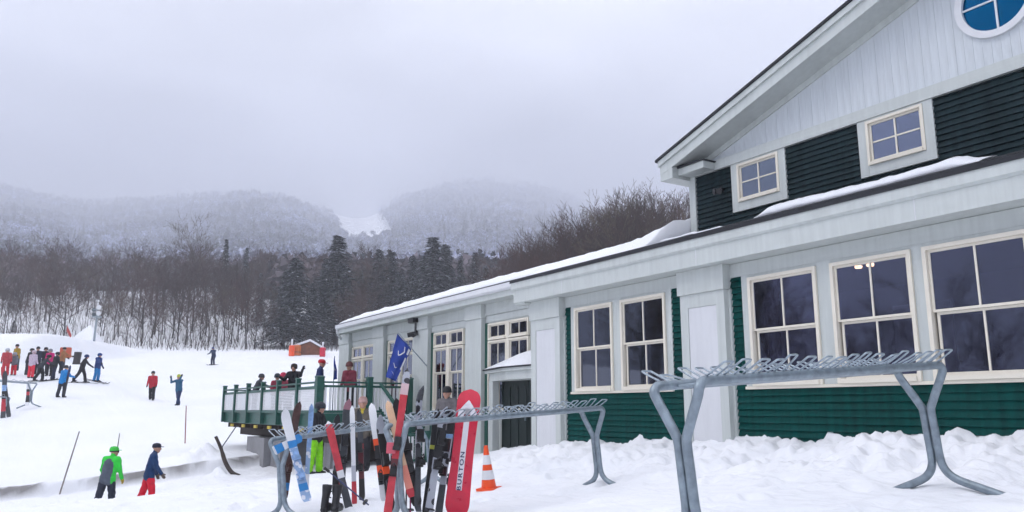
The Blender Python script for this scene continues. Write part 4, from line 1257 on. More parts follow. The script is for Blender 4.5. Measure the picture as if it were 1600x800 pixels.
# traffic cone
cp = P(764,764,12.6); cp.z = ground(cp.x, cp.y)-.01
cone = empty('traffic_cone', cp, (math.radians(4), math.radians(-3), .5)); tag(cone, 'orange traffic cone with two white bands standing in the snow', 'traffic cone')
CH = .63
def cr(z): return .115-(.115-.028)*z/CH
def frust(z0, z1, grow, m, nm):
    b = MB(); b.lathe([(cr(z0)+grow,z0),(cr(z1)+grow,z1)], 24, c=(0,0,.03)); b.build(nm, m, cone, smooth=False)
frust(0, CH, 0, M_ORANGE, 'body')
frust(.13, .265, .003, M_WHITE, 'reflective_band'); frust(.35, .49, .003, M_WHITE, 'reflective_band')
b = MB(); b.prism([(-.15,-.13),(-.13,-.15),(.13,-.15),(.15,-.13),(.15,.13),(.13,.15),(-.13,.15),(-.15,.13)], 2, 0, .035); b.build('base', M_ORANGE, cone)
# pink tag on the rack leg
tg = P(611,700,9.15)
b = MB(); b.prism([(-.045,-.06),(.045,-.06),(.05,-.055),(.05,.055),(.045,.06),(-.045,.06),(-.05,.055),(-.05,-.055)], 1, -.008, .008); b.box((-.03,-.011,.02),(.03,-.0085,.035)); b.box((-.03,-.011,-.01),(.03,-.0085,.005))
o = b.build('plastic_tag', mat('pink_plastic', (.60,.10,.14), .4), loc=tg, rot=(0,.05,math.atan2(-FX,FY))); tag(o, 'small pink plastic tag fixed to the middle rack leg', 'tag')
# equipment bag below the red ski
bp_ = P(519,783,11.4); bp_.z = ground(bp_.x, bp_.y)
bag = empty('ski_boots', bp_, (0,0,.9)); tag(bag, 'pair of black ski boots standing in the snow under the red ski', 'ski boots')
for s in (-1, 1):
    b = MB(); b.tube(catmull([(s*.075,-.13,.045),(s*.075,0,.05),(s*.075,.12,.05),(s*.075,.17,.04)], 3), [.045,.05,.052,.054,.055,.055,.052,.048,.04,.03], 10)
    b.tube(catmull([(s*.075,-.07,.05),(s*.075,-.07,.16),(s*.075,-.03,.26),(s*.075,-.005,.36)], 3), [.056,.058,.055,.052,.052,.055,.06,.064,.068,.066], 12)
    for zb, yb in ((.10,.05),(.19,.0),(.27,.03)): b.tube([(s*.075-.05,yb,zb),(s*.075,yb+.055,zb+.01),(s*.075+.055,yb,zb)], .009, 5)
    b.build('boot', M_BLACK, bag, smooth=True)

# ------------------------------------------------------------------ people
def surface_nets(D, origin, h):
    """numpy surface nets over a signed distance grid: returns vertices and quads"""
    S = D < 0
    nx, ny, nz = D.shape
    c = np.zeros((nx-1, ny-1, nz-1), dtype=int)
    for i in (0,1):
        for j in (0,1):
            for k in (0,1): c += S[i:nx-1+i, j:ny-1+j, k:nz-1+k]
    act = (c > 0) & (c < 8)
    idx = -np.ones(act.shape, dtype=int)
    cells = np.argwhere(act)
    idx[act] = np.arange(len(cells))
    acc = np.zeros((len(cells), 3)); cnt = np.zeros(len(cells))
    corners = [(i,j,k) for i in (0,1) for j in (0,1) for k in (0,1)]
    X, Y, Z = cells.T
    for a in range(8):
        for b in range(a+1, 8):
            d = [abs(corners[a][q]-corners[b][q]) for q in range(3)]
            if sum(d) != 1: continue
            A, B = corners[a], corners[b]
            va = D[X+A[0], Y+A[1], Z+A[2]]; vb = D[X+B[0], Y+B[1], Z+B[2]]
            m = (va < 0) != (vb < 0)
            t = np.where(m, va/np.where(m, va-vb, 1), 0)
            p = np.array(A)[None] + t[:, None]*(np.array(B)-np.array(A))[None]
            acc += p*m[:, None]; cnt += m
    V = (cells + acc/cnt[:, None])*h + np.array(origin)
    Q = []
    for ax in range(3):
        sl0 = [slice(None)]*3; sl1 = [slice(None)]*3
        sl0[ax] = slice(0, -1); sl1[ax] = slice(1, None)
        ch = S[tuple(sl0)] != S[tuple(sl1)]
        e = np.argwhere(ch)
        o1, o2 = [q for q in range(3) if q != ax]
        ok = (e[:, o1] > 0) & (e[:, o2] > 0) & (e[:, o1] < D.shape[o1]-1) & (e[:, o2] < D.shape[o2]-1)
        e = e[ok]
        def cell(d1, d2):
            q = e.copy(); q[:, o1] -= d1; q[:, o2] -= d2
            return idx[q[:, 0], q[:, 1], q[:, 2]]
        a, b, c_, d = cell(1,1), cell(0,1), cell(0,0), cell(1,0)
        q = np.stack([a, b, c_, d], -1)
        flip = S[e[:, 0], e[:, 1], e[:, 2]]
        if ax == 1: flip = ~flip
        q[~flip] = q[~flip][:, ::-1]
        Q.append(q)
    return V, np.concatenate(Q)

def rotx(v, a):  # rotate in the sagittal plane: positive swings forward (+y) for a limb that hangs down
    c, s = math.cos(a), math.sin(a)
    return Vector((v[0], v[1]*c - v[2]*s, v[1]*s + v[2]*c))

CLOTH = {}
def cloth(col):
    k = tuple(round(c, 3) for c in col)
    if k not in CLOTH: CLOTH[k] = mat('cloth_%d' % len(CLOTH), col, .75, noise=(9, .18), bump=(14, .35, .012), spec=.3)
    return CLOTH[k]
GLOVES = {}
def glove_mesh(col):
    k = tuple(col)
    if k in GLOVES: return GLOVES[k]
    b = MB()   # hand hangs along -z, palm towards -x, thumb forward (+y)
    b.tube([(0,0,.02),(0,0,-.03),(0,0.004,-.085)], [.032,.042,.040], 10)
    for i, (y, L, r) in enumerate(((.030,.070,.0125),(.011,.078,.013),(-.009,.072,.0125),(-.028,.055,.011))):
        b.tube([(0,y,-.075),(-.006,y*1.05,-.085-L*.45),(-.024,y*1.05,-.085-L*.9)], [r,r*.97,r*.8], 7)
    b.tube([(0,.030,-.02),(-.006,.060,-.055),(-.016,.066,-.090)], [.016,.0145,.011], 7)
    GLOVES[k] = b.mesh('glove', cloth(col), True)
    return GLOVES[k]

def person(label, pos, face, jacket, trousers, gloves=(.015,.015,.018), boots=(.02,.02,.024), hat=None, hatcol=(.02,.02,.02),
           lean=0.08, legs=((0,.05),(0,.05)), arms=((.1,.15,.3),(.1,.15,.3)), H=1.75, sleeves=None, back=None, goggles=None,
           headturn=0.0, group=None, sit=False, skin=None, collar=None, res=.024, z=None, headpitch=0.0, tilt=0.0):
    """face: 0 looks away from the camera, 90 to the right of the picture, 180 towards the camera.
    legs: (hip swing, knee bend) left/right; arms: (swing, outward, elbow bend) left/right"""
    k = H/1.75
    prim = []   # (a, b, ra, rb, material index)
    MJ, MT, MS, MBo, ML, MBk, MC = 0, 1, 2, 3, 4, 5, 6
    def cone(a, b, ra, rb, m): prim.append((Vector(a)*k, Vector(b)*k, ra*k, rb*k, m))
    hipz = .93
    feet = []
    pel = Vector((0,0,hipz))
    for s, (hip, knee) in zip((-1,1), legs):
        hp = pel + Vector((s*.095,0,-.02))
        kn = hp + rotx((s*.02,0,-.43), hip)
        an = kn + rotx((s*.01,0,-.42), hip-knee)
        cone(hp, kn, .118, .090, MT); cone(kn, an+Vector((0,0,.05)), .088, .086, MT)
        cone(an+Vector((0,-.02,.0)), an+Vector((0,-.01,.12)), .058, .066, MBo)
        fw = rotx((0,.15,-.045), max(-.5, min(.4, (hip-knee)*.35)))
        cone(an+Vector((0,-.04,-.04)), an+Vector((0,fw.y,-.045+.2*fw.z+.01)), .046, .042, MBo)
        feet.append((an.z*k-.085*k, an*k))
    def tor(v): return pel + rotx(Vector(v), -lean)
    for s in (-1, 1):
        cone(tor((s*.065,0,-.10)), tor((s*.075,.005,.20)), .135, .125, MJ)
        cone(tor((s*.075,.005,.20)), tor((s*.105,.0,.42)), .125, .105, MJ)
        cone(tor((s*.06,0,.47)), tor((s*.175,0,.465)), .075, .072, MJ)
    if back is not None: cone(tor((0,-.07,.02)), tor((0,-.075,.34)), .115, .11, MBk)
    cone(tor((0,.0,.46)), tor((0,.012,.56)), .075, .062, MC)
    hc = tor((0,.025,.665))
    ca, sa = math.cos(headturn), math.sin(headturn)
    def hd(x, y, zz):
        y, zz = y*math.cos(headpitch)+zz*math.sin(headpitch), zz*math.cos(headpitch)-y*math.sin(headpitch)
        return hc+Vector((x*ca+y*sa, -x*sa+y*ca, zz))
    cone(hd(0,-.012,.03), hd(0,.015,-.04), .098, .082, MS); cone(hd(0,.03,-.075), hd(0,.045,-.09), .05, .045, MS)
    cone(hd(0,.095,.0), hd(0,.112,-.03), .016, .02, MS)
    for s in (-1,1): cone(hd(s*.092,0,.01), hd(s*.094,-.005,-.035), .02, .016, MS)
    hands = []
    for s, (sw, outw, el) in zip((-1,1), arms):
        sh = tor((s*.20,0,.455))
        d1 = rotx((0,0,-1), sw); d1 = Vector((s*math.sin(outw), d1.y*math.cos(outw), d1.z*math.cos(outw))).normalized()
        d2 = rotx((0,0,-1), sw+el); d2 = Vector((s*math.sin(outw*.5), d2.y, d2.z)).normalized()
        e1 = sh+d1*.29; w1 = e1+d2*.24
        ms = MJ if sleeves is None else ML
        cone(sh, e1, .074, .060, ms); cone(e1, w1, .060, .048, ms)
        hands.append((s, w1*k, d2))
    lo = np.min([np.minimum(np.array(a)-ra, np.array(b)-rb) for a, b, ra, rb, _ in prim], axis=0)-.06
    hi = np.max([np.maximum(np.array(a)+ra, np.array(b)+rb) for a, b, ra, rb, _ in prim], axis=0)+.06
    n = np.ceil((hi-lo)/res).astype(int)+1
    g = np.stack(np.meshgrid(*[lo[i]+res*np.arange(n[i]) for i in range(3)], indexing='ij'), -1).astype(np.float32)
    D = None
    def sd(pts, a, b, ra, rb):
        a, b = np.array(a, dtype=np.float32), np.array(b, dtype=np.float32)
        ab = b-a; t = np.clip(((pts-a)@ab)/max(1e-9, float(ab@ab)), 0, 1)
        return np.linalg.norm(pts-a-t[..., None]*ab, axis=-1)-(ra+(rb-ra)*t)
    kk = .022
    for a, b, ra, rb, m in prim:
        d = sd(g, a, b, ra, rb)
        if D is None: D = d
        else:
            hh = np.clip(.5+.5*(D-d)/kk, 0, 1); D = d*hh+D*(1-hh)-kk*hh*(1-hh)
    ph = random.uniform(0, 6)
    fold = np.sin(g[..., 2]*46+3*np.sin(g[..., 0]*17+ph)+2*g[..., 1]*9)*np.sin(g[..., 0]*23+g[..., 1]*31+g[..., 2]*11+ph)
    D = D + .007*fold*(g[..., 2] < hc.z*k-.12)
    V, Q = surface_nets(D, lo, res)
    C = V[Q].mean(axis=1).astype(np.float32)
    best = None; mi = np.zeros(len(C), dtype=int)
    for a, b, ra, rb, m in prim:
        d = sd(C, a, b, ra, rb)
        if best is None: best = d; mi[:] = m
        else:
            u = d < best; best = np.where(u, d, best); mi[u] = m
    # jacket hem covers the top of the trousers
    hem = (mi == MT) & (C[:, 2] > (hipz-.13)*k)
    mi[hem] = MJ
    if back is not None: mi[(mi == MJ) & (C[:, 1] < -.02) & (C[:, 2] < tor((0,0,.40)).z*k) & (np.abs(C[:, 0]) < .17*k)] = MBk
    zmin = V[:, 2].min()
    sk = M_SKIN if skin is None else skin
    cl = cloth(collar) if collar else cloth(jacket)
    mats = [cloth(jacket), cloth(trousers), sk, cloth(boots), cloth(sleeves) if sleeves is not None else cloth(jacket), cloth(back) if back is not None else cloth(jacket), cl]
    V[:, 2] -= zmin
    me = np_mesh('body', V, Q, None, mats, True)
    me.polygons.foreach_set('material_index', mi.astype(np.int32)); me.update()
    yaw = math.atan2(-FX, FY) - math.radians(face)
    p = Vector(pos)
    if z is None: z = ground(p.x, p.y)-.015
    o = link('person', me, None, (p.x, p.y, z), (0, tilt, yaw)); tag(o, label, 'person', group)
    dz = Vector((0,0,-zmin))
    for s, w, d2 in hands:
        q = Vector((0,0,-1)).rotation_difference(d2)
        gm = glove_mesh(gloves)
        ob = link('glove', gm, o, w+dz, q.to_euler(), (k if s > 0 else -k, k, k))
    hb = hc*k+dz
    hrot = Euler((-headpitch, 0, -headturn))
    if hat:
        b = MB()
        if hat == 'helmet':
            b.lathe([(.121,-.045),(.125,-.01),(.124,.03),(.112,.07),(.085,.10),(.045,.118),(.004,.123)], 18, c=(0,-.008,.02), sy=1.12)
            for s in (-1,1): b.tube([(s*.105,-.01,-.02),(s*.10,-.005,-.075)], [.04,.032], 8)
        elif hat == 'beanie':
            b.lathe([(.108,-.02),(.113,-.015),(.113,.025),(.109,.03),(.104,.07),(.082,.11),(.05,.133),(.004,.140)], 18, c=(0,-.008,.02), sy=1.08)
        elif hat == 'cap':
            b.lathe([(.107,-.01),(.110,.03),(.100,.075),(.07,.105),(.004,.118)], 18, c=(0,-.008,.02), sy=1.08)
            b.prism([(-.08,.07),(.08,.07),(.075,.14),(.045,.175),(0,.185),(-.045,.175),(-.075,.14)], 2, .022, .034)
        b.build('hat' if hat != 'helmet' else 'helmet', cloth(hatcol), o, smooth=(hat != 'cap'), loc=hb, rot=hrot)
    elif skin is None:
        b = MB(); b.lathe([(.100,-.06),(.108,-.01),(.106,.04),(.09,.085),(.05,.112),(.004,.118)], 16, c=(0,-.022,.02)); b.build('hair', cloth((.03,.02,.015)), o, smooth=True, loc=hb, rot=hrot)
    if goggles is not None:
        b = MB(); n_ = 9
        for r0, r1, z0, z1, a0 in ((.101,.114,-.025,.032,.95), (.108,.113,-.008,.018,math.pi)):
            vs = []
            m_ = n_ if a0 < 2 else 24
            for i in range(m_+1):
                a = -a0+2*a0*i/m_
                for r, zz in ((r0,z0),(r1,z0),(r1,z1),(r0,z1)): vs.append((r*math.sin(a), r*math.cos(a)*1.06-.004, zz))
            b.add(vs, [(i*4+j, i*4+(j+1) % 4, (i+1)*4+(j+1) % 4, (i+1)*4+j) for i in range(m_) for j in range(4)])
        b.build('goggles', cloth(goggles), o, loc=hb, rot=hrot)
    for i, nm in enumerate((-1,1)):   # eyes
        b = MB(); b.lathe([(.002,-.008),(.009,-.004),(.009,.004),(.002,.008)], 8); 
        e_ = hd(nm*.035, .088, .012)*k+dz
        b.build('eye', M_BLACK, o, loc=e_)
    return o, [f[1]+dz for f in feet], yaw

def at(px, d):  # ground position under a pixel column at forward distance d
    a = (px-800.0)/1273.0*d
    return Vector((RX*a+FX*d, RY*a+FY*d, 0))
BLK, NAVY, DKG = (.014,.014,.018), (.012,.028,.085), (.035,.04,.05)
# the two walkers
person('person in bright green and grey jacket with yellow gloves walking uphill', at(178,22.0), 12, (.03,.55,.05), (.018,.022,.038), gloves=(.42,.30,.03), hat='cap', hatcol=(.05,.5,.06), back=(.075,.09,.12),
       lean=.22, legs=((-.26,.10),(.16,.18)), arms=((.05,.25,.35),(.15,.12,.25)), goggles=(.01,.01,.012), headturn=.7, res=.02, collar=(.03,.55,.05))
person('person in navy jacket and bright red trousers walking beside the snow bank', at(242,22.6), 62, (.008,.035,.11), (.62,.008,.03), gloves=(.10,.075,.06), hat='cap', hatcol=(.02,.022,.04),
       lean=.16, legs=((-.24,.06),(.18,.14)), arms=((.1,.1,.3),(.25,.1,.35)), res=.02)
# behind the racks
person('person in black jacket, dark helmet and neon green trousers behind the rack', at(496,20.2), 100, BLK, (.22,.62,.01), hat='helmet', hatcol=(.03,.035,.045), goggles=(.12,.14,.17), legs=((.12,.1),(-.08,.05)), arms=((.3,.2,.9),(.2,.1,.8)), res=.02)
person('person in long brown jacket with tan hat and yellow scarf behind the rack', at(567,19.6), 175, (.11,.095,.078), (.016,.016,.02), hat='beanie', hatcol=(.42,.26,.24), collar=(.55,.42,.05), arms=((.05,.12,.15),(.05,.12,.15)), res=.02)
person('person in grey jacket at the foot of the deck stair behind the snowboard', at(700,19.3), 200, (.14,.13,.135), BLK, hat='beanie', hatcol=(.02,.02,.022), arms=((.2,.15,.7),(.2,.15,.7)), res=.02)
# on the slope
person('person in red jacket and black trousers walking on the open slope', at(235,49.0), 170, (.42,.012,.03), BLK, hat='beanie', hatcol=(.02,.02,.02), legs=((.2,.15),(-.2,.1)))
person('person in teal blue jacket with yellow hat raising hands to the face', at(277,46.0), 200, (.015,.09,.17), (.012,.03,.09), hat='beanie', hatcol=(.45,.5,.06), legs=((.22,.05),(-.22,.05)), arms=((1.5,.3,1.9),(1.2,.4,2.0)))
def skier(label, px, d, face, jk, tr, hat='helmet', hc=BLK, skis=True, skicol=BLK, **kw):
    o, feet, yaw = person(label, at(px, d), face, jk, tr, hat=hat, hatcol=hc, **kw)
    if skis:
        c, s = math.cos(yaw), math.sin(yaw)
        f = Vector((-s, c, 0))
        for i, q in enumerate(feet):
            w = Vector((o.location.x + q.x*c - q.y*s, o.location.y + q.x*s + q.y*c, 0))
            a, e_ = w - f*.75, w + f*.85
            a.z, e_.z = ground(a.x, a.y)+.03, ground(e_.x, e_.y)+.03
            u = Vector((0,0,1))
            Z = (e_-a).normalized(); Y = u - Z*u.dot(Z); Y.normalize(); X = Y.cross(Z)
            M = Matrix(((X.x,Y.x,Z.x),(X.y,Y.y,Z.y),(X.z,Y.z,Z.z))).to_4x4(); M.translation = a
            so = empty('ski', a, M.to_euler()); L = (e_-a).length
            tag(so, '%s ski worn by the %s' % (('left','right')[i], label.split(' ',1)[1] if False else label), 'ski')
            b = MB(); V = []; n = 10
            for j in range(n+1):
                t = j/n; w_ = .05*(1 if t < .85 else math.sqrt(max(.02, 1-((t-.85)/.15)**2))); y = .12*max(0, (t-.86)/.14)**2
                V += [(-w_,y-.01,t*L),(w_,y-.01,t*L),(w_,y+.01,t*L),(-w_,y+.01,t*L)]
            b.add(V, [(q_*4+r, q_*4+(r+1) % 4, (q_+1)*4+(r+1) % 4, (q_+1)*4+r) for q_ in range(n) for r in range(4)]+[(3,2,1,0),(n*4,n*4+1,n*4+2,n*4+3)])
            b.build('blank', cloth(skicol), so)
            b = MB(); b.box((-.035,.011,L*.5-.18), (.035,.05,L*.5-.10)); b.build('heel_binding', M_BLACK, so); b = MB(); b.box((-.035,.011,L*.5+.12), (.035,.05,L*.5+.2)); b.build('toe_binding', M_BLACK, so)
    return o
skier('lone skier in dark blue on the upper slope', 328, 76, 190, NAVY, (.012,.018,.05), hc=(.05,.08,.2), legs=((.35,.5),(.3,.45)), lean=.3, arms=((.5,.2,.7),(.5,.2,.7)))
Q_ = 'skiers gathered at the lift queue'
person('skier in bright blue jacket carrying dark skis upright', at(93,44), 20, (.008,.20,.52), (.02,.022,.035), hat='beanie', hatcol=BLK, group=Q_, lean=.2, legs=((-.1,.1),(.15,.2)), arms=((.1,.2,.3),(.5,.3,.9)))
ski('carried_ski', 'dark skis held upright beside the bright blue jacket', P(110,571,43.6), P(100,617,43.4), .12, [(0,M_BLACK),(.6,mat('navy_pole',(.02,.03,.10),.4))])
skier('skier in all black striding beside the blue trousers', 122, 49, 70, BLK, BLK, hc=(.012,.03,.11), legs=((.35,.2),(-.4,.15)), lean=.25, arms=((.6,.5,.3),(-.5,.4,.3)), group=Q_)
skier('skier in navy top and bright blue trousers', 146, 50, 100, (.012,.04,.16), (.01,.19,.46), hc=(.01,.05,.2), legs=((.1,.2),(0,.15)), arms=((-.1,.25,.6),(.5,.2,.8)), group=Q_)
skier('skier in black jacket bending forward at the queue front', 57, 49, 60, DKG, BLK, legs=((.3,.3),(-.25,.2)), lean=.55, arms=((.9,.2,.3),(.8,.2,.4)), group=Q_)
skier('tall skier in solid black turned to the lift', 78, 49.5, 30, BLK, (.012,.014,.04), legs=((.15,.1),(-.15,.1)), lean=.15, group=Q_)
person('person in mustard yellow jacket standing highest in the queue', at(17,54), 200, (.35,.22,.012), DKG, hat='beanie', hatcol=BLK, group=Q_, arms=((.3,.5,.4),(.1,.15,.3)))
person('child in pale jacket and red trousers in front of the yellow jacket', at(14,51.5), 180, (.16,.17,.2), (.62,.02,.04), hat='helmet', hatcol=(.3,.32,.36), group=Q_, H=1.45)
person('person in black jacket left of the white jacket', at(36,52), 30, BLK, DKG, hat='helmet', hatcol=BLK, group=Q_, lean=.2)
person('person in white and lilac jacket with red trousers', at(42,50.5), 10, (.55,.45,.55), (.75,.03,.06), hat='helmet', hatcol=(.5,.4,.45), group=Q_)
person('slim person in dark blue behind the white jacket', at(50.5,52.5), 190, (.02,.025,.05), BLK, hat='beanie', hatcol=BLK, group=Q_, H=1.8)
person('person in dark jacket next to the magenta jacket', at(62,53), 160, (.02,.02,.03), BLK, hat='helmet', hatcol=BLK, group=Q_)
person('person in magenta jacket in the lift queue', at(70,52), 180, (.55,.012,.16), BLK, hat='helmet', hatcol=(.2,.2,.22), group=Q_)
person('person in orange brown jacket beside the orange pad', at(89,54), 80, (.32,.14,.05), (.02,.025,.04), hat='beanie', hatcol=BLK, group=Q_, arms=((.9,.3,.4),(.6,.2,.4)))
person('person in red and white at the very edge of the queue', at(1,51), 150, (.45,.05,.06), (.55,.03,.05), hat='helmet', hatcol=(.4,.42,.46), group=Q_)
# on the deck
DK = 'people on the deck'
def on_deck(px, y):
    # point of the deck at row y seen in pixel column px
    r = (px-800.0)/1273.0
    d = y/(RY*r+FY); return Vector((RX*r*d+FX*d, y, 0))
person('person in navy jacket and red cap standing at the deck corner', on_deck(496,8.2), 80, (.012,.025,.10), BLK, hat='cap', hatcol=(.42,.02,.03), group=DK, z=DF, H=1.64, headpitch=.1)
person('person in black top raising one hand on the deck', on_deck(457,8.0), 185, BLK, BLK, group=DK, z=DF, H=1.58, arms=((1.2,.45,2.2),(.6,.3,1.2)))
person('person in dark grey jacket seen low behind the deck rail', on_deck(397,8.3), 60, (.05,.055,.07), BLK, hat='beanie', hatcol=(.04,.04,.045), group=DK, z=DF, H=1.50, lean=.35, arms=((.9,.2,.5),(.9,.2,.5)))
person('child with dark hat and red jacket behind the deck rail', on_deck(430,8.2), 150, (.32,.03,.06), BLK, hat='beanie', hatcol=(.03,.04,.05), group=DK, z=DF, H=1.33)
person('child in red hat next to the raised hand', on_deck(441,8.1), 190, (.30,.05,.08), BLK, hat='beanie', hatcol=(.5,.03,.08), group=DK, z=DF, H=1.32)
person('person in burgundy jacket near the wing windows on the deck', on_deck(545,8.9), 200, (.20,.03,.05), BLK, hat='beanie', hatcol=(.12,.04,.04), group=DK, z=DF, H=1.52)

# ------------------------------------------------------------------ things by the lift
hb = at(474, 92); hz = ground(hb.x, hb.y)
hut = empty('hut', (hb.x, hb.y, hz), (0,0,math.atan2(-FX,FY)+.28)); hut.scale = (.86,.86,.78); tag(hut, 'small brown wooden hut with a snowy gable roof at the slope crest', 'hut')
def hbox(nm, a, b_, m): b = MB(); b.box(a, b_); return b.build(nm, m, hut)
b = MB(); b.prism([(-2.0,-.5),(2.0,-.5),(2.0,.75),(.4,1.75),(-2.0,.75)], 1, -1.2, 1.2); hw = b.build('wall', M_HUT, hut)
for k in range(7): b = MB(); b.box((-2.02,-1.23,-.45+k*.17), (2.02,-1.205,-.45+k*.17+.155)); b.build('plank', M_HUT, hw)
b = MB(); b.prism([(-2.25,.68),(.4,1.80),(2.25,.70),(2.25,.98),(.4,2.12),(-2.25,.98)], 1, -1.45, 1.45); b.build('roof_snow', M_SNOW, hut, smooth=False)
b = MB(); b.prism([(-2.25,.60),(.4,1.72),(2.25,.62),(2.25,.68),(.4,1.79),(-2.25,.68)], 1, -1.40, 1.40); b.build('roof', M_WOODD, hut)
for px, lab, m, m2, H_ in ((451,'orange padded post with white top left of the hut',M_ORANGE,M_WHITE,1.5), (500,'red padded post with white foot right of the hut',M_RED,M_WHITE,1.3)):
    q = at(px, 89); o = empty('padded_post', (q.x,q.y,ground(q.x,q.y))); tag(o, lab, 'post')
    b = MB(); b.lathe([(.30,0),(.32,.08),(.32,H_*.72),(.26,H_*.78)], 12); b.build('pad', m, o)
    b = MB(); b.tube([(0,0,H_*.7),(0,0,H_*1.25)], .10, 8); b.box((-.2,-.03,H_*1.0),(.25,.03,H_*1.25)); b.build('post', m2, o)
q = at(459, 90); o = empty('fuel_drum', (q.x,q.y,ground(q.x,q.y))); o.scale = (.8,.8,.75); tag(o, 'orange drum with rounded top standing against the hut', 'drum')
b = MB(); b.lathe([(.55,0),(.58,.1),(.58,1.35),(.52,1.5),(.3,1.58)], 16); b.build('barrel', mat('drum_orange',(.55,.15,.03),.5), o); b = MB(); b.lathe([(.60,.45),(.61,.5),(.60,.55)], 16); b.build('hoop', M_DGREY, o)
# snow gun tower
q = at(136, 84); tz = ground(q.x, q.y)-.9
tw = empty('snow_gun_tower', (q.x,q.y,tz-.1), (0,0,.6)); tw.scale = (.85,.85,.9); tag(tw, 'pale grey snow-making tower with white lamp heads and dark padded base', 'snow gun')
b = MB(); b.tube([(0,0,0),(0.05,0,2.5),(.15,0,5.0)], [.15,.13,.11], 10); b.build('mast', mat('tower_grey',(.28,.33,.36),.5), tw, smooth=True)
b = MB(); b.lathe([(.55,0),(.62,.1),(.62,1.15),(.5,1.25)], 12); b.build('pad', mat('navy_pad',(.012,.02,.06),.6), tw)
b = MB(); b.box((-.35,-.35,4.2), (.55,.35,4.35)); b.tube([(-.3,-.3,4.3),(-.3,-.3,5.1)], .04, 6); b.tube([(.5,-.3,4.3),(.5,-.3,5.1)], .04, 6); b.tube([(-.3,-.3,5.1),(.5,-.3,5.1)], .04, 6); b.build('platform', mat('tower_grey',(.28,.33,.36),.5), tw)
for k, (dx, dz) in enumerate(((.45,5.35),(.5,4.65),(-.35,5.1),(-.25,4.55))):
    b = MB(); b.tube([(dx-.25,0,dz),(dx+.15,-.25,dz)], [.13,.24], 12); b.build('lamp_head', mat('tower_dark',(.10,.13,.14),.5), tw, smooth=False)
    if k < 2: b = MB(); b.tube([(dx+.151,-.251,dz),(dx+.19,-.275,dz)], [.28,.24], 12); b.build('lens', M_WHITE, tw)
b = MB(); b.tube([(.1,0,5.3),(.1,0,6.0)], [.09,.05], 8); b.lathe([(.02,0),(.14,.1),(.1,.25),(.02,.3)], 8, c=(.1,0,6.0)); b.build('nozzle', M_WHITE, tw)
# orange disc, banner and stump
q = at(93, 62); o = empty('square_pad', (q.x,q.y,ground(q.x,q.y)), (0,0,math.atan2(-FX,FY))); o.scale = (.8,.8,.85); tag(o, 'square orange safety pad on a post by the lift queue', 'safety pad')
b = MB(); b.prism([(-.45,.95),(.45,.95),(.52,1.05),(.52,1.8),(.45,1.9),(-.45,1.9),(-.52,1.8),(-.52,1.05)], 1, -.1, .1); b.build('pad', mat('pad_orange',(.48,.075,.03),.6), o); b = MB(); b.tube([(0,0,0),(0,0,1.08)], .06, 8); b.build('post', M_DGREY, o)
q = at(90, 80); fz = ground(q.x, q.y)
o = empty('banner', (q.x,q.y,fz), (0,0,math.atan2(-FX,FY))); o.scale = (.6,.6,.75); tag(o, 'small red and white banner on a pole above the bench edge', 'banner')
b = MB(); b.tube([(0,0,-.3),(.1,0,2.6)], .03, 6); b.build('pole', M_DGREY, o)
b = MB(); b.prism([(.1,1.3),(.9,.3),(1.0,.75),(.15,2.0)], 1, -.02, .02); b.build('cloth', mat('banner_red',(.45,.06,.05),.7), o)
b = MB(); b.prism([(.15,2.03),(1.0,.78),(.75,1.9),(.12,2.6)], 1, -.02, .02); b.build('cloth', M_WHITE, o)
q = at(112, 70); o = empty('tree_stump', (q.x,q.y,ground(q.x,q.y)-.2)); tag(o, 'dark grey tree stump capped by snow near the tower', 'stump')
b = MB(); b.tube([(0,0,0),(.03,0,.5),(0,.05,1.25)], [.36,.28,.30], 10); b.build('trunk', M_BARK, o); b = MB(); b.lathe([(.33,0),(.34,.1),(.25,.25),(.05,.3)], 10, c=(0,.05,1.25)); b.build('snow_cap', M_SNOW, o, smooth=True)
# snow mound behind the tower
q = at(128, 92)
b = MB()
n1, n2 = 24, 14; V = []
for i in range(n2+1):
    t = i/n2
    for k in range(n1):
        a = 2*math.pi*k/n1; r = (1-t**1.3)*(1+.22*math.sin(a*3+1)+.1*math.sin(a*7)); V.append((2.6*r*math.cos(a), 2.2*r*math.sin(a), 3.6*t**.8))
b.add(V, [(i*n1+k, i*n1+(k+1) % n1, (i+1)*n1+(k+1) % n1, (i+1)*n1+k) for i in range(n2) for k in range(n1)])
o = b.build('snow_mound', M_SNOW, loc=(q.x,q.y,ground(q.x,q.y)-.5), smooth=True); tag(o, 'tall heap of machine-made snow behind the grey tower', 'snow mound', kind='stuff')
# scraps of yellow in the trampled snow

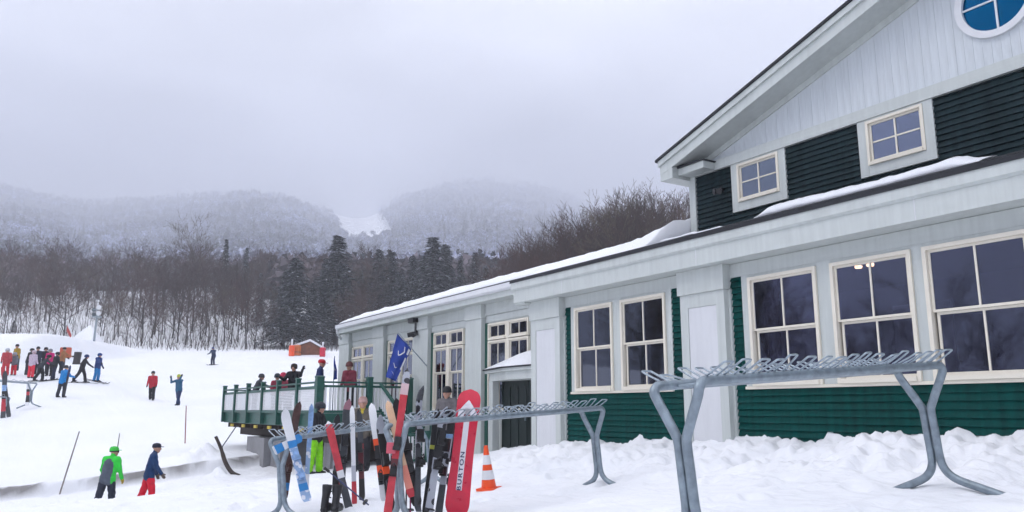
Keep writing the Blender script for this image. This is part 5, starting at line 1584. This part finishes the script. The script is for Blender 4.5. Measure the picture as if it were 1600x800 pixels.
# ------------------------------------------------------------------ trees
def bare_tree(seed, height=17.0, depth=5, spread=.5, snag=False):
    """trunk mesh and crown mesh of a leafless tree"""
    r = random.Random(seed)
    T, C = MB(), MB()
    def tri_tube(mb, a, b_, ra, rb, n=3):
        d = (b_-a)
        if d.length < 1e-6: return
        d.normalize(); u = d.orthogonal().normalized(); w = d.cross(u)
        vs = [a+(u*math.cos(2*math.pi*k/n)+w*math.sin(2*math.pi*k/n))*ra for k in range(n)] + [b_+(u*math.cos(2*math.pi*k/n)+w*math.sin(2*math.pi*k/n))*rb for k in range(n)]
        mb.add(vs, [(k,(k+1) % n,n+(k+1) % n,n+k) for k in range(n)])
    def branch(p, d, L, rad, lev):
        segs = 3 if lev < 2 else 2
        for s in range(segs):
            d2 = (d + Vector((r.gauss(0,.16), r.gauss(0,.16), r.gauss(.05,.10)))).normalized()
            q = p+d2*(L/segs)
            r2 = rad*(1-.30*(s+1)/segs)
            tri_tube(C, p, q, max(rad*(1-.30*s/segs),.020), max(r2,.016), 4 if lev < 1 else 3)
            p, d = q, d2
            if lev < depth:
                for _ in range(2 if (lev >= 1 or r.random() < .7) else 1):
                    ax = d.orthogonal().normalized(); ax.rotate(Matrix.Rotation(r.uniform(0,2*math.pi), 3, d))
                    nd = (d*math.cos(r.uniform(.35,.8)) + ax*math.sin(r.uniform(.45,.95)) + Vector((0,0,.22))).normalized()
                    branch(p, nd, L*r.uniform(.45,.68), r2*.55, lev+1)
    # trunk
    pts, rad = [], []
    p = Vector((0,0,-1.0)); d = Vector((r.gauss(0,.04), r.gauss(0,.04), 1))
    n = 8
    for i in range(n+1):
        pts.append(p.copy()); rad.append((.20*(1-i/n*.80)+.02)*height/17)
        d = (d+Vector((r.gauss(0,.05), r.gauss(0,.05), .1))).normalized(); p = p+d*(height*.80/n)
    T.tube(pts, rad, 6, caps=False)
    for i in range(2, n+1):
        k = 1 if i < 4 else 3
        for _ in range(k):
            if i < 4 and r.random() < .4: continue
            a = r.uniform(0, 2*math.pi)
            up = .5 + .5*i/n
            nd = Vector((math.cos(a)*spread*1.5, math.sin(a)*spread*1.5, up)).normalized()
            branch(pts[i], nd, height*r.uniform(.20,.32)*(1.15-.5*abs(i/n-.5)), rad[i]*.55, depth-3 if i < 8 else depth-3)
    return T, C

def conifer(seed, height=15.0, base=2.6, frost=.35, gap=.0):
    """trunk mesh and crown of drooping needle sprays with snow on them (vertex tints)"""
    r = random.Random(seed)
    T = MB(); T.tube([(0,0,-1),(0,0,height*.5),(0,0,height*.97)], [.22,.14,.03], 6, caps=False)
    V, Fc, Cc = [], [], []
    z = height*.10
    while z < height*.99:
        t = z/height
        R = 1.3*base*(1-t)**.9*r.uniform(.7,1.2)+.05
        nb_ = max(4, int(9*(1-t)+3))
        for k in range(nb_):
            a = r.uniform(0, 2*math.pi); L = R*r.uniform(.65,1.1)
            if r.random() < gap: continue
            ca, sa = math.cos(a), math.sin(a)
            n = max(3, int(L/.36))
            for i in range(n):
                s = (i+.6)/n
                px, pz = L*s, z + .12*L*s - .42*L*s*s
                for q in range(4):
                    w = r.uniform(.22,.46)*(1-.35*s)*(0.6+.4*min(1, base/2.6)); ang = r.uniform(-1.2,1.2); tl = r.uniform(.30,.60)
                    bx, by, bz = px*ca, px*sa, pz
                    dx, dy = math.cos(a+ang)*tl, math.sin(a+ang)*tl
                    nx_, ny_ = -math.sin(a+ang)*w*.5, math.cos(a+ang)*w*.5
                    drop = r.uniform(-.32,.05)
                    n0 = len(V)
                    V += [(bx-nx_,by-ny_,bz), (bx+nx_,by+ny_,bz), (bx+dx+nx_*.3,by+dy+ny_*.3,bz+drop), (bx+dx-nx_*.3,by+dy-ny_*.3,bz+drop)]
                    Fc.append((n0,n0+1,n0+2,n0+3))
                    g = r.uniform(.6,1.4)
                    if q == 0 and r.random() < frost: c = (.72,.74,.79,1)
                    elif r.random() < frost*.45: c = (.20,.215,.23,1)
                    else: c = (.016*g,.025*g,.022*g,1)
                    Cc += [c]*4
        z += max(.18, .34*(1-t)+.10)
    return T, (V, Fc, Cc)

# individual leafless trees along the wood edge
BT = []
for i in range(7):
    T, C = bare_tree(100+i, 17.0, 5, .42 + .08*(i % 3))
    tw_m = (M_TWIG, M_TWIG2, M_TWIG3, M_TWIG2, M_TWIG)[i % 5]
    BT.append((T.mesh('bare_trunk', M_BARK, True), C.mesh('bare_crown', tw_m)))
BTF = [(t, None) for t, c in BT]
def put_bare(px, d, hgt, i, group, label, frosted=False):
    p = at(px, d)
    z = ground(p.x, p.y)
    o = empty('bare_tree', (p.x, p.y, z-.1), (0, 0, random.uniform(0, 6.28)))
    s = hgt/17.0
    o.scale = (s*random.uniform(.85,1.15), s*random.uniform(.85,1.15), s)
    tag(o, label, 'tree', group)
    t, c = BT[i % len(BT)]
    link('trunk', t, o); link('crown', c, o)
    return o
G1 = 'leafless trees along the wood edge behind the slope'
L1 = 'leafless brown tree in the dense wood edge behind the slope'
G2 = 'leafless trees on the rise behind the lodge roof'
L2 = 'leafless brown tree on the rise showing above the lodge roof'
rr_ = random.Random(3)
cnt = 0
for row, (d0, d1, n, h0, h1) in enumerate(((108,122,54,12,16), (124,145,58,14,18), (146,185,52,15,19))):
    for k in range(n):
        px = -60 + (660 if row else 640)*(k+rr_.uniform(-.4,.4))/n
        d = rr_.uniform(d0, d1)
        if 405 < px < 545 and row < 2 and rr_.random() < .72: continue
        if row == 0 and 105 < px < 150 and rr_.random() < .7: continue
        ty = rr_.uniform(*((395,468), (374,430), (356,402))[row]) + (18 if 400 < px < 560 else 0)
        p = at(px, d); hh = max(5.5, .80*(d*elev(px, ty) - ground(p.x, p.y)))
        put_bare(px, d, hh, cnt, G1, L1); cnt += 1
put_bare(281, 150, 16.0, 2, None, 'tallest leafless tree, rising above the wood edge against the frosted mountain')
for k in range(58):
    px = 790 + 300*(k+rr_.uniform(-.4,.4))/58
    d = rr_.uniform(84, 118)
    # tops follow the rise seen above the roof
    ty = np.interp(px, [780,830,880,930,980,1020,1060,1100], [412,385,362,345,330,312,308,318]) + rr_.uniform(0, 26)
    p = at(px, d); top = d*elev(px, ty)
    hh = top - ground(p.x, p.y)
    put_bare(px, d, max(7, min(26, hh*(.97 if px < 1000 else .92))), cnt, G2, L2); cnt += 1

G3 = 'leafless trees across the slope mirrored in the hall windows'
for k in range(22):
    an = math.radians(rr_.uniform(203, 247)); dd = rr_.uniform(52, 80)
    x_, y_ = -8+dd*math.cos(an), 9.5+dd*math.sin(an)
    o = empty('bare_tree', (x_, y_, ground(x_, y_)-.2), (0,0,rr_.uniform(0,6.28))); s_ = rr_.uniform(.5,.85); o.scale = (s_, s_, s_)
    tag(o, 'leafless tree across the slope, seen as a reflection in the hall windows', 'tree', G3)
    link('trunk', BT[k % 7][0], o); link('crown', BT[k % 7][1], o)

# individual conifers
CF = []
for i, (h_, b_, fr, gp) in enumerate(((15,3.3,.60,.1), (15,2.9,.38,.05), (15,2.4,.30,.0), (15,3.2,.50,.15))):
    T, (V, Fc, Cc) = conifer(40+i, h_, b_, fr, gp)
    CF.append((T.mesh('conifer_trunk', M_BARK, True), np_mesh('conifer_crown', V, Fc, None, [M_PINE], False, Cc)))
def put_conifer(px, d, topy, i, label, wide=1.0):
    p = at(px, d); z = ground(p.x, p.y)
    hh = d*elev(px, topy) - z
    o = empty('conifer', (p.x, p.y, z-.1), (0, 0, random.uniform(0, 6.28))); s = hh/15.0
    o.scale = (s*wide, s*wide, s); tag(o, label, 'tree', 'snow-dusted conifers at the wood edge')
    t, c = CF[i % 4]; link('trunk', t, o); link('crown', c, o)
put_conifer(452, 112, 402, 0, 'broad frosted pine with drooping white-edged boughs, widest of the conifers', 1.8)
put_conifer(436, 116, 420, 3, 'frosted conifer overlapping the widest pine on its outer side', 1.2)
put_conifer(519, 122, 366, 1, 'dark tall conifer with dense pointed top above the hut', 1.5)
put_conifer(500, 130, 402, 3, 'pale frosted conifer between the broad pine and the dark tall one', 1.5)
put_conifer(586, 135, 388, 1, 'first conifer of the close pair above the wing roof', 1.3)
put_conifer(607, 138, 392, 2, 'second conifer of the close pair above the wing roof', 1.3)
put_conifer(640, 132, 398, 3, 'grey frosted conifer beside the tall pair of spruces', 1.2)
put_conifer(672, 128, 368, 0, 'tall snow-dusted spruce, highest of the conifers above the roof', 1.6)
put_conifer(693, 131, 380, 1, 'spruce leaning against the highest spruce above the roof', 1.3)
put_conifer(717, 134, 405, 2, 'small dark spruce between larger spruces above the roof', 1.0)
put_conifer(741, 130, 392, 1, 'slim dark spruce standing nearest the leafless rise', .95)
put_conifer(557, 140, 420, 2, 'small dark conifer between the tall dark conifer and the close pair', 1.0)
put_conifer(336, 150, 372, 2, 'dark narrow conifer rising out of the brown wood', .8)
put_conifer(370, 152, 385, 2, 'narrow dark conifer just beside the wood conifer', .75)
put_conifer(395, 140, 425, 3, 'frosted conifer half hidden in the brown wood', 1.0)
put_conifer(622, 126, 425, 0, 'wide low frosted conifer in front of the close pair', 1.3)
put_conifer(655, 140, 402, 1, 'dark conifer filling the gap beside the highest spruce', 1.1)
put_conifer(758, 126, 415, 3, 'pale frosted spruce at the foot of the leafless rise', 1.1)
put_conifer(478, 120, 440, 1, 'short dark conifer beside the broad pine', 1.2)
put_conifer(535, 126, 430, 0, 'short frosted conifer under the dark tall one', 1.2)
put_conifer(571, 124, 440, 3, 'short pale conifer just above the wing gutter end', 1.2)
put_conifer(418, 128, 440, 2, 'slim dark conifer between the brown wood and the broad pine', 1.0)
put_conifer(5, 118, 500, 1, 'low dark conifer at the picture edge beside the bench', 1.5)

# frosted forest on the mountain: nobody could count it
def frosted_forest():
    rng = np.random.default_rng(21)
    def proto(kind, seed):
        r = np.random.default_rng(seed)
        if kind == 'decid':
            n = 40
            dirs = r.normal(size=(n, 3)); dirs /= np.linalg.norm(dirs, axis=1)[:, None]
            rad = r.random(n)**.45
            c = dirs*rad[:, None]*np.array([.36,.36,.40]) + np.array([0,0,.60])
            sz = r.uniform(.06,.12, n)
        else:
            n = 34
            z = r.random(n)**1.3; c = np.stack([np.zeros(n), np.zeros(n), .08+z*.9], -1)
            a = r.random(n)*2*np.pi; R = .20*(1-z)*r.uniform(.5,1,n); c[:, 0] += R*np.cos(a); c[:, 1] += R*np.sin(a); sz = .05+.06*(1-z)
        o1 = r.normal(size=(n, 3)); o1 /= np.linalg.norm(o1, axis=1)[:, None]
        o2 = r.normal(size=(n, 3)); o2 -= (o2*o1).sum(1)[:, None]*o1; o2 /= np.linalg.norm(o2, axis=1)[:, None]
        tri = np.stack([c+o1*sz[:, None]*1.5, c-o1*sz[:, None]*.8+o2*sz[:, None]*1.2, c-o1*sz[:, None]*.8-o2*sz[:, None]*1.2], 1).reshape(-1, 3)
        w = .012
        trunk = np.array([(-w,0,-.1),(w,0,-.1),(0,0,.7),(0,-w,-.1),(0,w,-.1),(0,0,.7)])
        lum = np.concatenate([np.repeat(r.uniform(.35,1.7,n), 3), np.full(6, .35)])
        return np.vstack([tri, trunk]), lum
    protos = {k: [proto(k, s+(0 if k == 'decid' else 50)) for s in range(5)] for k in ('decid','con')}
    A, Vv = [], []
    N = 22000
    v = 165*(3000/165)**rng.random(N*2)
    # density falls with distance so that the picture stays evenly wooded
    a = rng.uniform(-.78, .60, N*2)
    keep = rng.random(N*2) < np.clip((v/520.0)**1.0, .12, 1)
    v, a = v[keep][:N], a[keep][:N]
    u = a*v
    x, y = u*RX+v*FX, u*RY+v*FY
    # open ski trail in the saddle
    trail = (np.abs(a - (550-800)/1273.0 + (v-2000)*2.0e-5) < .030) & (v > 1350) & (v < 2700)
    lowopen = (np.abs(a-(235-800)/1273.0) < .13) & (v < 230)
    k = ~(trail | lowopen)
    x, y, v, a = x[k], y[k], v[k], a[k]
    z = h_ground(x, y, False)
    vs, cs, off = [], [], 0
    patch = fbm(x/90.0, y/90.0, 3)
    conp = np.where(patch > .20, .34, .06)
    for i in range(len(x)):
        con = rng.random() < conp[i]
        pv, lum = protos['con' if con else 'decid'][rng.integers(5)]
        hgt = rng.uniform(8.5, 13.5)*(1.1 if con else 1.0)*(1.0 if v[i] > 350 else .8)*(1+.45*max(0, v[i]-900)/1500)
        wd = hgt*rng.uniform(.8,1.15)
        an = rng.random()*6.28; c_, s_ = math.cos(an), math.sin(an)
        q = pv*np.array([wd, wd, hgt]); q = np.stack([q[:, 0]*c_-q[:, 1]*s_, q[:, 0]*s_+q[:, 1]*c_, q[:, 2]], -1) + np.array([x[i], y[i], z[i]-.5])
        vs.append(q)
        if con: base = np.array([.035,.042,.050])*rng.uniform(.6,1.5)
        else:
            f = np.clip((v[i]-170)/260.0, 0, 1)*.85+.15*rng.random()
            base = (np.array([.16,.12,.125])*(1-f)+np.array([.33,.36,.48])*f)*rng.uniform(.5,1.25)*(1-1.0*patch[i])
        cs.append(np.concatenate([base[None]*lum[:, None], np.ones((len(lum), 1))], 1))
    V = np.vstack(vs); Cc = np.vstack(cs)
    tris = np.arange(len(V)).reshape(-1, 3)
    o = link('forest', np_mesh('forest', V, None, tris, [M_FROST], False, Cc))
    tag(o, 'frost-covered forest spread over the misty mountainside', 'forest', kind='stuff')
frosted_forest()
# brushwood between the trunks
def brush():
    rng = np.random.default_rng(9)
    n = 5000
    px = rng.uniform(-80, 780, n); d = rng.uniform(101, 175, n)
    a = (px-800)/1273*d
    x, y = RX*a+FX*d, RY*a+FY*d
    z = h_ground(x, y, False)
    h = rng.uniform(.8, 3.4, n)*np.where(rng.random(n) < .3, 1.6, 1); w = rng.uniform(.02,.05, n); an = rng.random(n)*6.28
    lx, ly = rng.normal(0,.28,n)*h, rng.normal(0,.28,n)*h
    c, s = np.cos(an)*w, np.sin(an)*w
    V = np.stack([np.stack([x-c, y-s, z-.2], -1), np.stack([x+c, y+s, z-.2], -1), np.stack([x+lx, y+ly, z+h], -1)], 1).reshape(-1, 3)
    o = link('undergrowth', np_mesh('undergrowth', V, None, np.arange(len(V)).reshape(-1, 3), [M_TWIG], False))
    tag(o, 'thin brown saplings and brush between the tree trunks', 'undergrowth', kind='stuff')
brush()

# ------------------------------------------------------------------ haze
def haze():
    b = MB(); b.box((-4600,-4600,-20), (4600,4600,860))
    m = bpy.data.materials.new('haze'); m.use_nodes = True
    nt = m.node_tree; nt.nodes.clear()
    out = nt.nodes.new('ShaderNodeOutputMaterial'); pv = nt.nodes.new('ShaderNodeVolumePrincipled')
    pv.inputs['Color'].default_value = (.85,.878,.96,1); pv.inputs['Density'].default_value = HAZE_DENSITY; pv.inputs['Anisotropy'].default_value = 0.0
    nt.links.new(pv.outputs[0], out.inputs['Volume'])
    o = b.build('haze', m); tag(o, 'pale mist filling the whole valley air', 'haze', kind='stuff')
haze()
